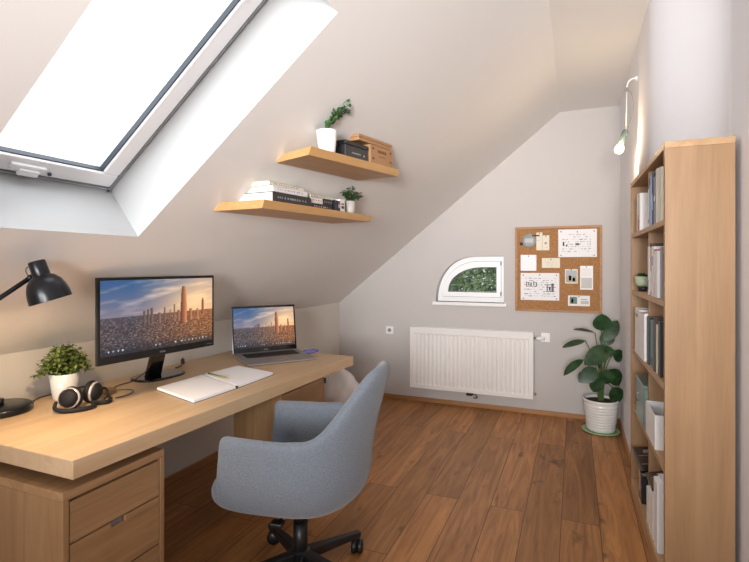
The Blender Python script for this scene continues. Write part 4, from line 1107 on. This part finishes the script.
# make normals point outwards (away from the seat centre)
cnt = sum(1 for f in bmx.faces if f.normal.dot(f.calc_center_median() - Vector((0, 0, .6))) > 0)
if cnt < len(bmx.faces) / 2: bmesh.ops.reverse_faces(bmx, faces=bmx.faces)
bmx.to_mesh(me); bmx.free(); me.materials.append(M['fabric'])
so = bpy.data.objects.new('shell', me); COL.objects.link(so); so.parent = ch
md = so.modifiers.new('thick', 'SOLIDIFY'); md.thickness = .055; md.offset = -1
md = so.modifiers.new('sub', 'SUBSURF'); md.levels = 2; md.render_levels = 2
def sup(x, y, k): return x
def cushion(name, x0, x1, hw, z0, z1, rnd_, e=.35, mat='fabric', taper=.0):
    g = G(); cx_ = (x0 + x1) / 2; hx = (x1 - x0) / 2; rings = []; n = 48
    prof = [(0.0, z0), (.80, z0)] + [(1 - rnd_ + rnd_ * math.sin(a) , (z0 + z1) / 2 - (z1 - z0) / 2 * math.cos(a)) for a in [PI * k / 10 for k in range(11)]] + [(.8, z1 + .004), (.4, z1 + .008), (0, z1 + .01)]
    for r, z in prof:
        if r == 0: rings.append([g.bm.verts.new((cx_, 0, z))]); continue
        R_ = []
        for i in range(n):
            a = 2 * PI * i / n; c_, s_ = math.cos(a), math.sin(a)
            R_.append(g.bm.verts.new((cx_ + hx * r * abs(c_) ** (e * 2) * (1 if c_ >= 0 else -1), hw * r * abs(s_) ** (e * 2) * (1 if s_ >= 0 else -1), z)))
        rings.append(R_)
    for a, b in zip(rings, rings[1:]):
        for i in range(n):
            j = (i + 1) % n
            if len(a) == 1: f = g.bm.faces.new((a[0], b[j], b[i]))
            elif len(b) == 1: f = g.bm.faces.new((a[i], a[j], b[0]))
            else: f = g.bm.faces.new((a[i], a[j], b[j], b[i]))
            f.smooth = True
    return g.build(name, mat, ch)
cushion('seat', -.24, .37, .285, .395, .50, .14, .28)
g = G(); g.box((-.16, -.14, .372), (.14, .14, .396), 'black', .006); g.build('seat_plate', parent=ch)
g = G(); g.box((-.10, -.06, .335), (.10, .06, .372), 'black', .008); g.build('mechanism', parent=ch)
g = G(); g.tube([(.02, .05, .35), (.02, .20, .348)], .007, 8, 'black'); g.box((-.005, .19, .338), (.05, .235, .356), 'black', .005); g.build('tilt_lever', parent=ch)
g = G(); g.tube([(0, 0, .22), (0, 0, .34)], .020, 20, 'black'); g.tube([(0, 0, .085), (0, 0, .25)], .034, 20, 'black'); g.build('gas_column', parent=ch)
g = G(); g.lathe([(0, .065), (.045, .065), (.05, .08), (.046, .115), (.034, .125), (0, .125)], 28, 'black'); g.build('base_hub', parent=ch)
for wa in (58, 149, 233, 290, 350):
    a = math.radians(wa - 190); dx, dy = math.cos(a), math.sin(a); R_ = .32
    T = Matrix.Rotation(a, 4, 'Z')
    g = G(); g.hex8([(.03, -.028, .070), (.33, -.018, .074), (.33, .018, .074), (.03, .028, .070), (.03, -.024, .118), (.335, -.015, .100), (.335, .015, .100), (.03, .024, .118)], 'black', .005, T)
    lg = g.build('leg', parent=ch)
    g = G(); T2 = TR((dx * R_, dy * R_, 0)) @ Matrix.Rotation(a + .9, 4, 'Z')
    g.tube([(0, 0, .035), (0, 0, .078)], .006, 8, 'black', T2)
    for sgn in (-1, 1): g.lathe([(0, -.008), (.022, -.009), (.027, -.004), (.027, .004), (.022, .009), (0, .008)], 20, 'black', T2 @ TR((-.012, sgn * .015, .034)) @ rotT('X', 90) @ Matrix.Diagonal((1.27, 1.27, 1.6, 1)))
    g.box((-.03, -.004, .02), (.006, .004, .05), 'black', .002, T2)
    g.build('castor', parent=lg)

# ------------------------------------------------------------------ light
w = bpy.data.worlds.new('overcast_sky'); scn.world = w; w.use_nodes = True
bg = w.node_tree.nodes['Background']; bg.inputs['Color'].default_value = (.93, .97, 1, 1); bg.inputs['Strength'].default_value = 1.1
def area(name, loc_, target, sx, sy, e, col):
    L = bpy.data.lights.new(name, 'AREA'); L.shape = 'RECTANGLE'; L.size = sx; L.size_y = sy; L.energy = e; L.color = col
    o = bpy.data.objects.new(name, L); COL.objects.link(o); o.location = loc_
    o.rotation_euler = (Vector(target) - Vector(loc_)).to_track_quat('-Z', 'Y').to_euler(); return o
c_ = Vector(slope((V0 + V1) / 2, (Y0 + Y1) / 2, .55))
area('skylight_daylight', c_, Vector(slope((V0 + V1) / 2, (Y0 + Y1) / 2, 0)), 1.5, 1.1, 14, (.95, .98, 1))
rl = area('room_fill', (-.6, -3.0, 1.75), (-.85, 3.5, 2.5), 1.8, 1.2, 34, (.97, .98, 1)); rl.data.spread = math.radians(70)  # added fill lamp behind the camera, no window there
rw = area('slope_fill', (.3, -2.4, 1.65), (-1.0, 3.5, 2.3), .6, 1.0, 25, (1, .98, .96)); rw.data.spread = math.radians(56)  # second added fill, out of view, brightens the slope from the right
area('ceiling_bounce', (-.9, 2.6, .35), (-.9, 2.9, 2.5), 1.0, 1.0, 4, (1, .93, .86)) if False else None
area('window_daylight', (-1.0, 5.5, 1.5), (-1.0, 4.0, 1.1), .6, .5, 3, (.95, 1, .98))

# groups for the repeated things
for o in scn.objects:
    c = o.get('category')
    if not c or o.get('group'): continue
    if c == 'book': o['group'] = 'books in the bookcase' if o.location.x > .2 else 'books stacked on the lower wall shelf'
    elif c == 'paper': o['group'] = 'papers pinned to the cork board'
    elif c == 'shelf': o['group'] = 'oak shelves on the sloped wall'
    elif c == 'tree': o['group'] = 'trees outside the small window'
    elif o.name.startswith('cardboard_box'): o['group'] = 'cardboard boxes on the upper wall shelf'
    elif c == 'folder': o['group'] = 'black folders in the bookcase'

# ------------------------------------------------------------------ camera
cd = bpy.data.cameras.new('camera'); cam = bpy.data.objects.new('camera', cd); COL.objects.link(cam)
cam.location = (0, 0, 1.45); cam.rotation_euler = (PI / 2, 0, .395)
cd.sensor_width = 36; cd.lens = 36 * 480 / 749; cd.shift_y = -15 / 749; cd.clip_start = .05
scn.camera = cam
scn.view_settings.view_transform = 'Standard'; scn.view_settings.look = 'None'; scn.view_settings.exposure = .08
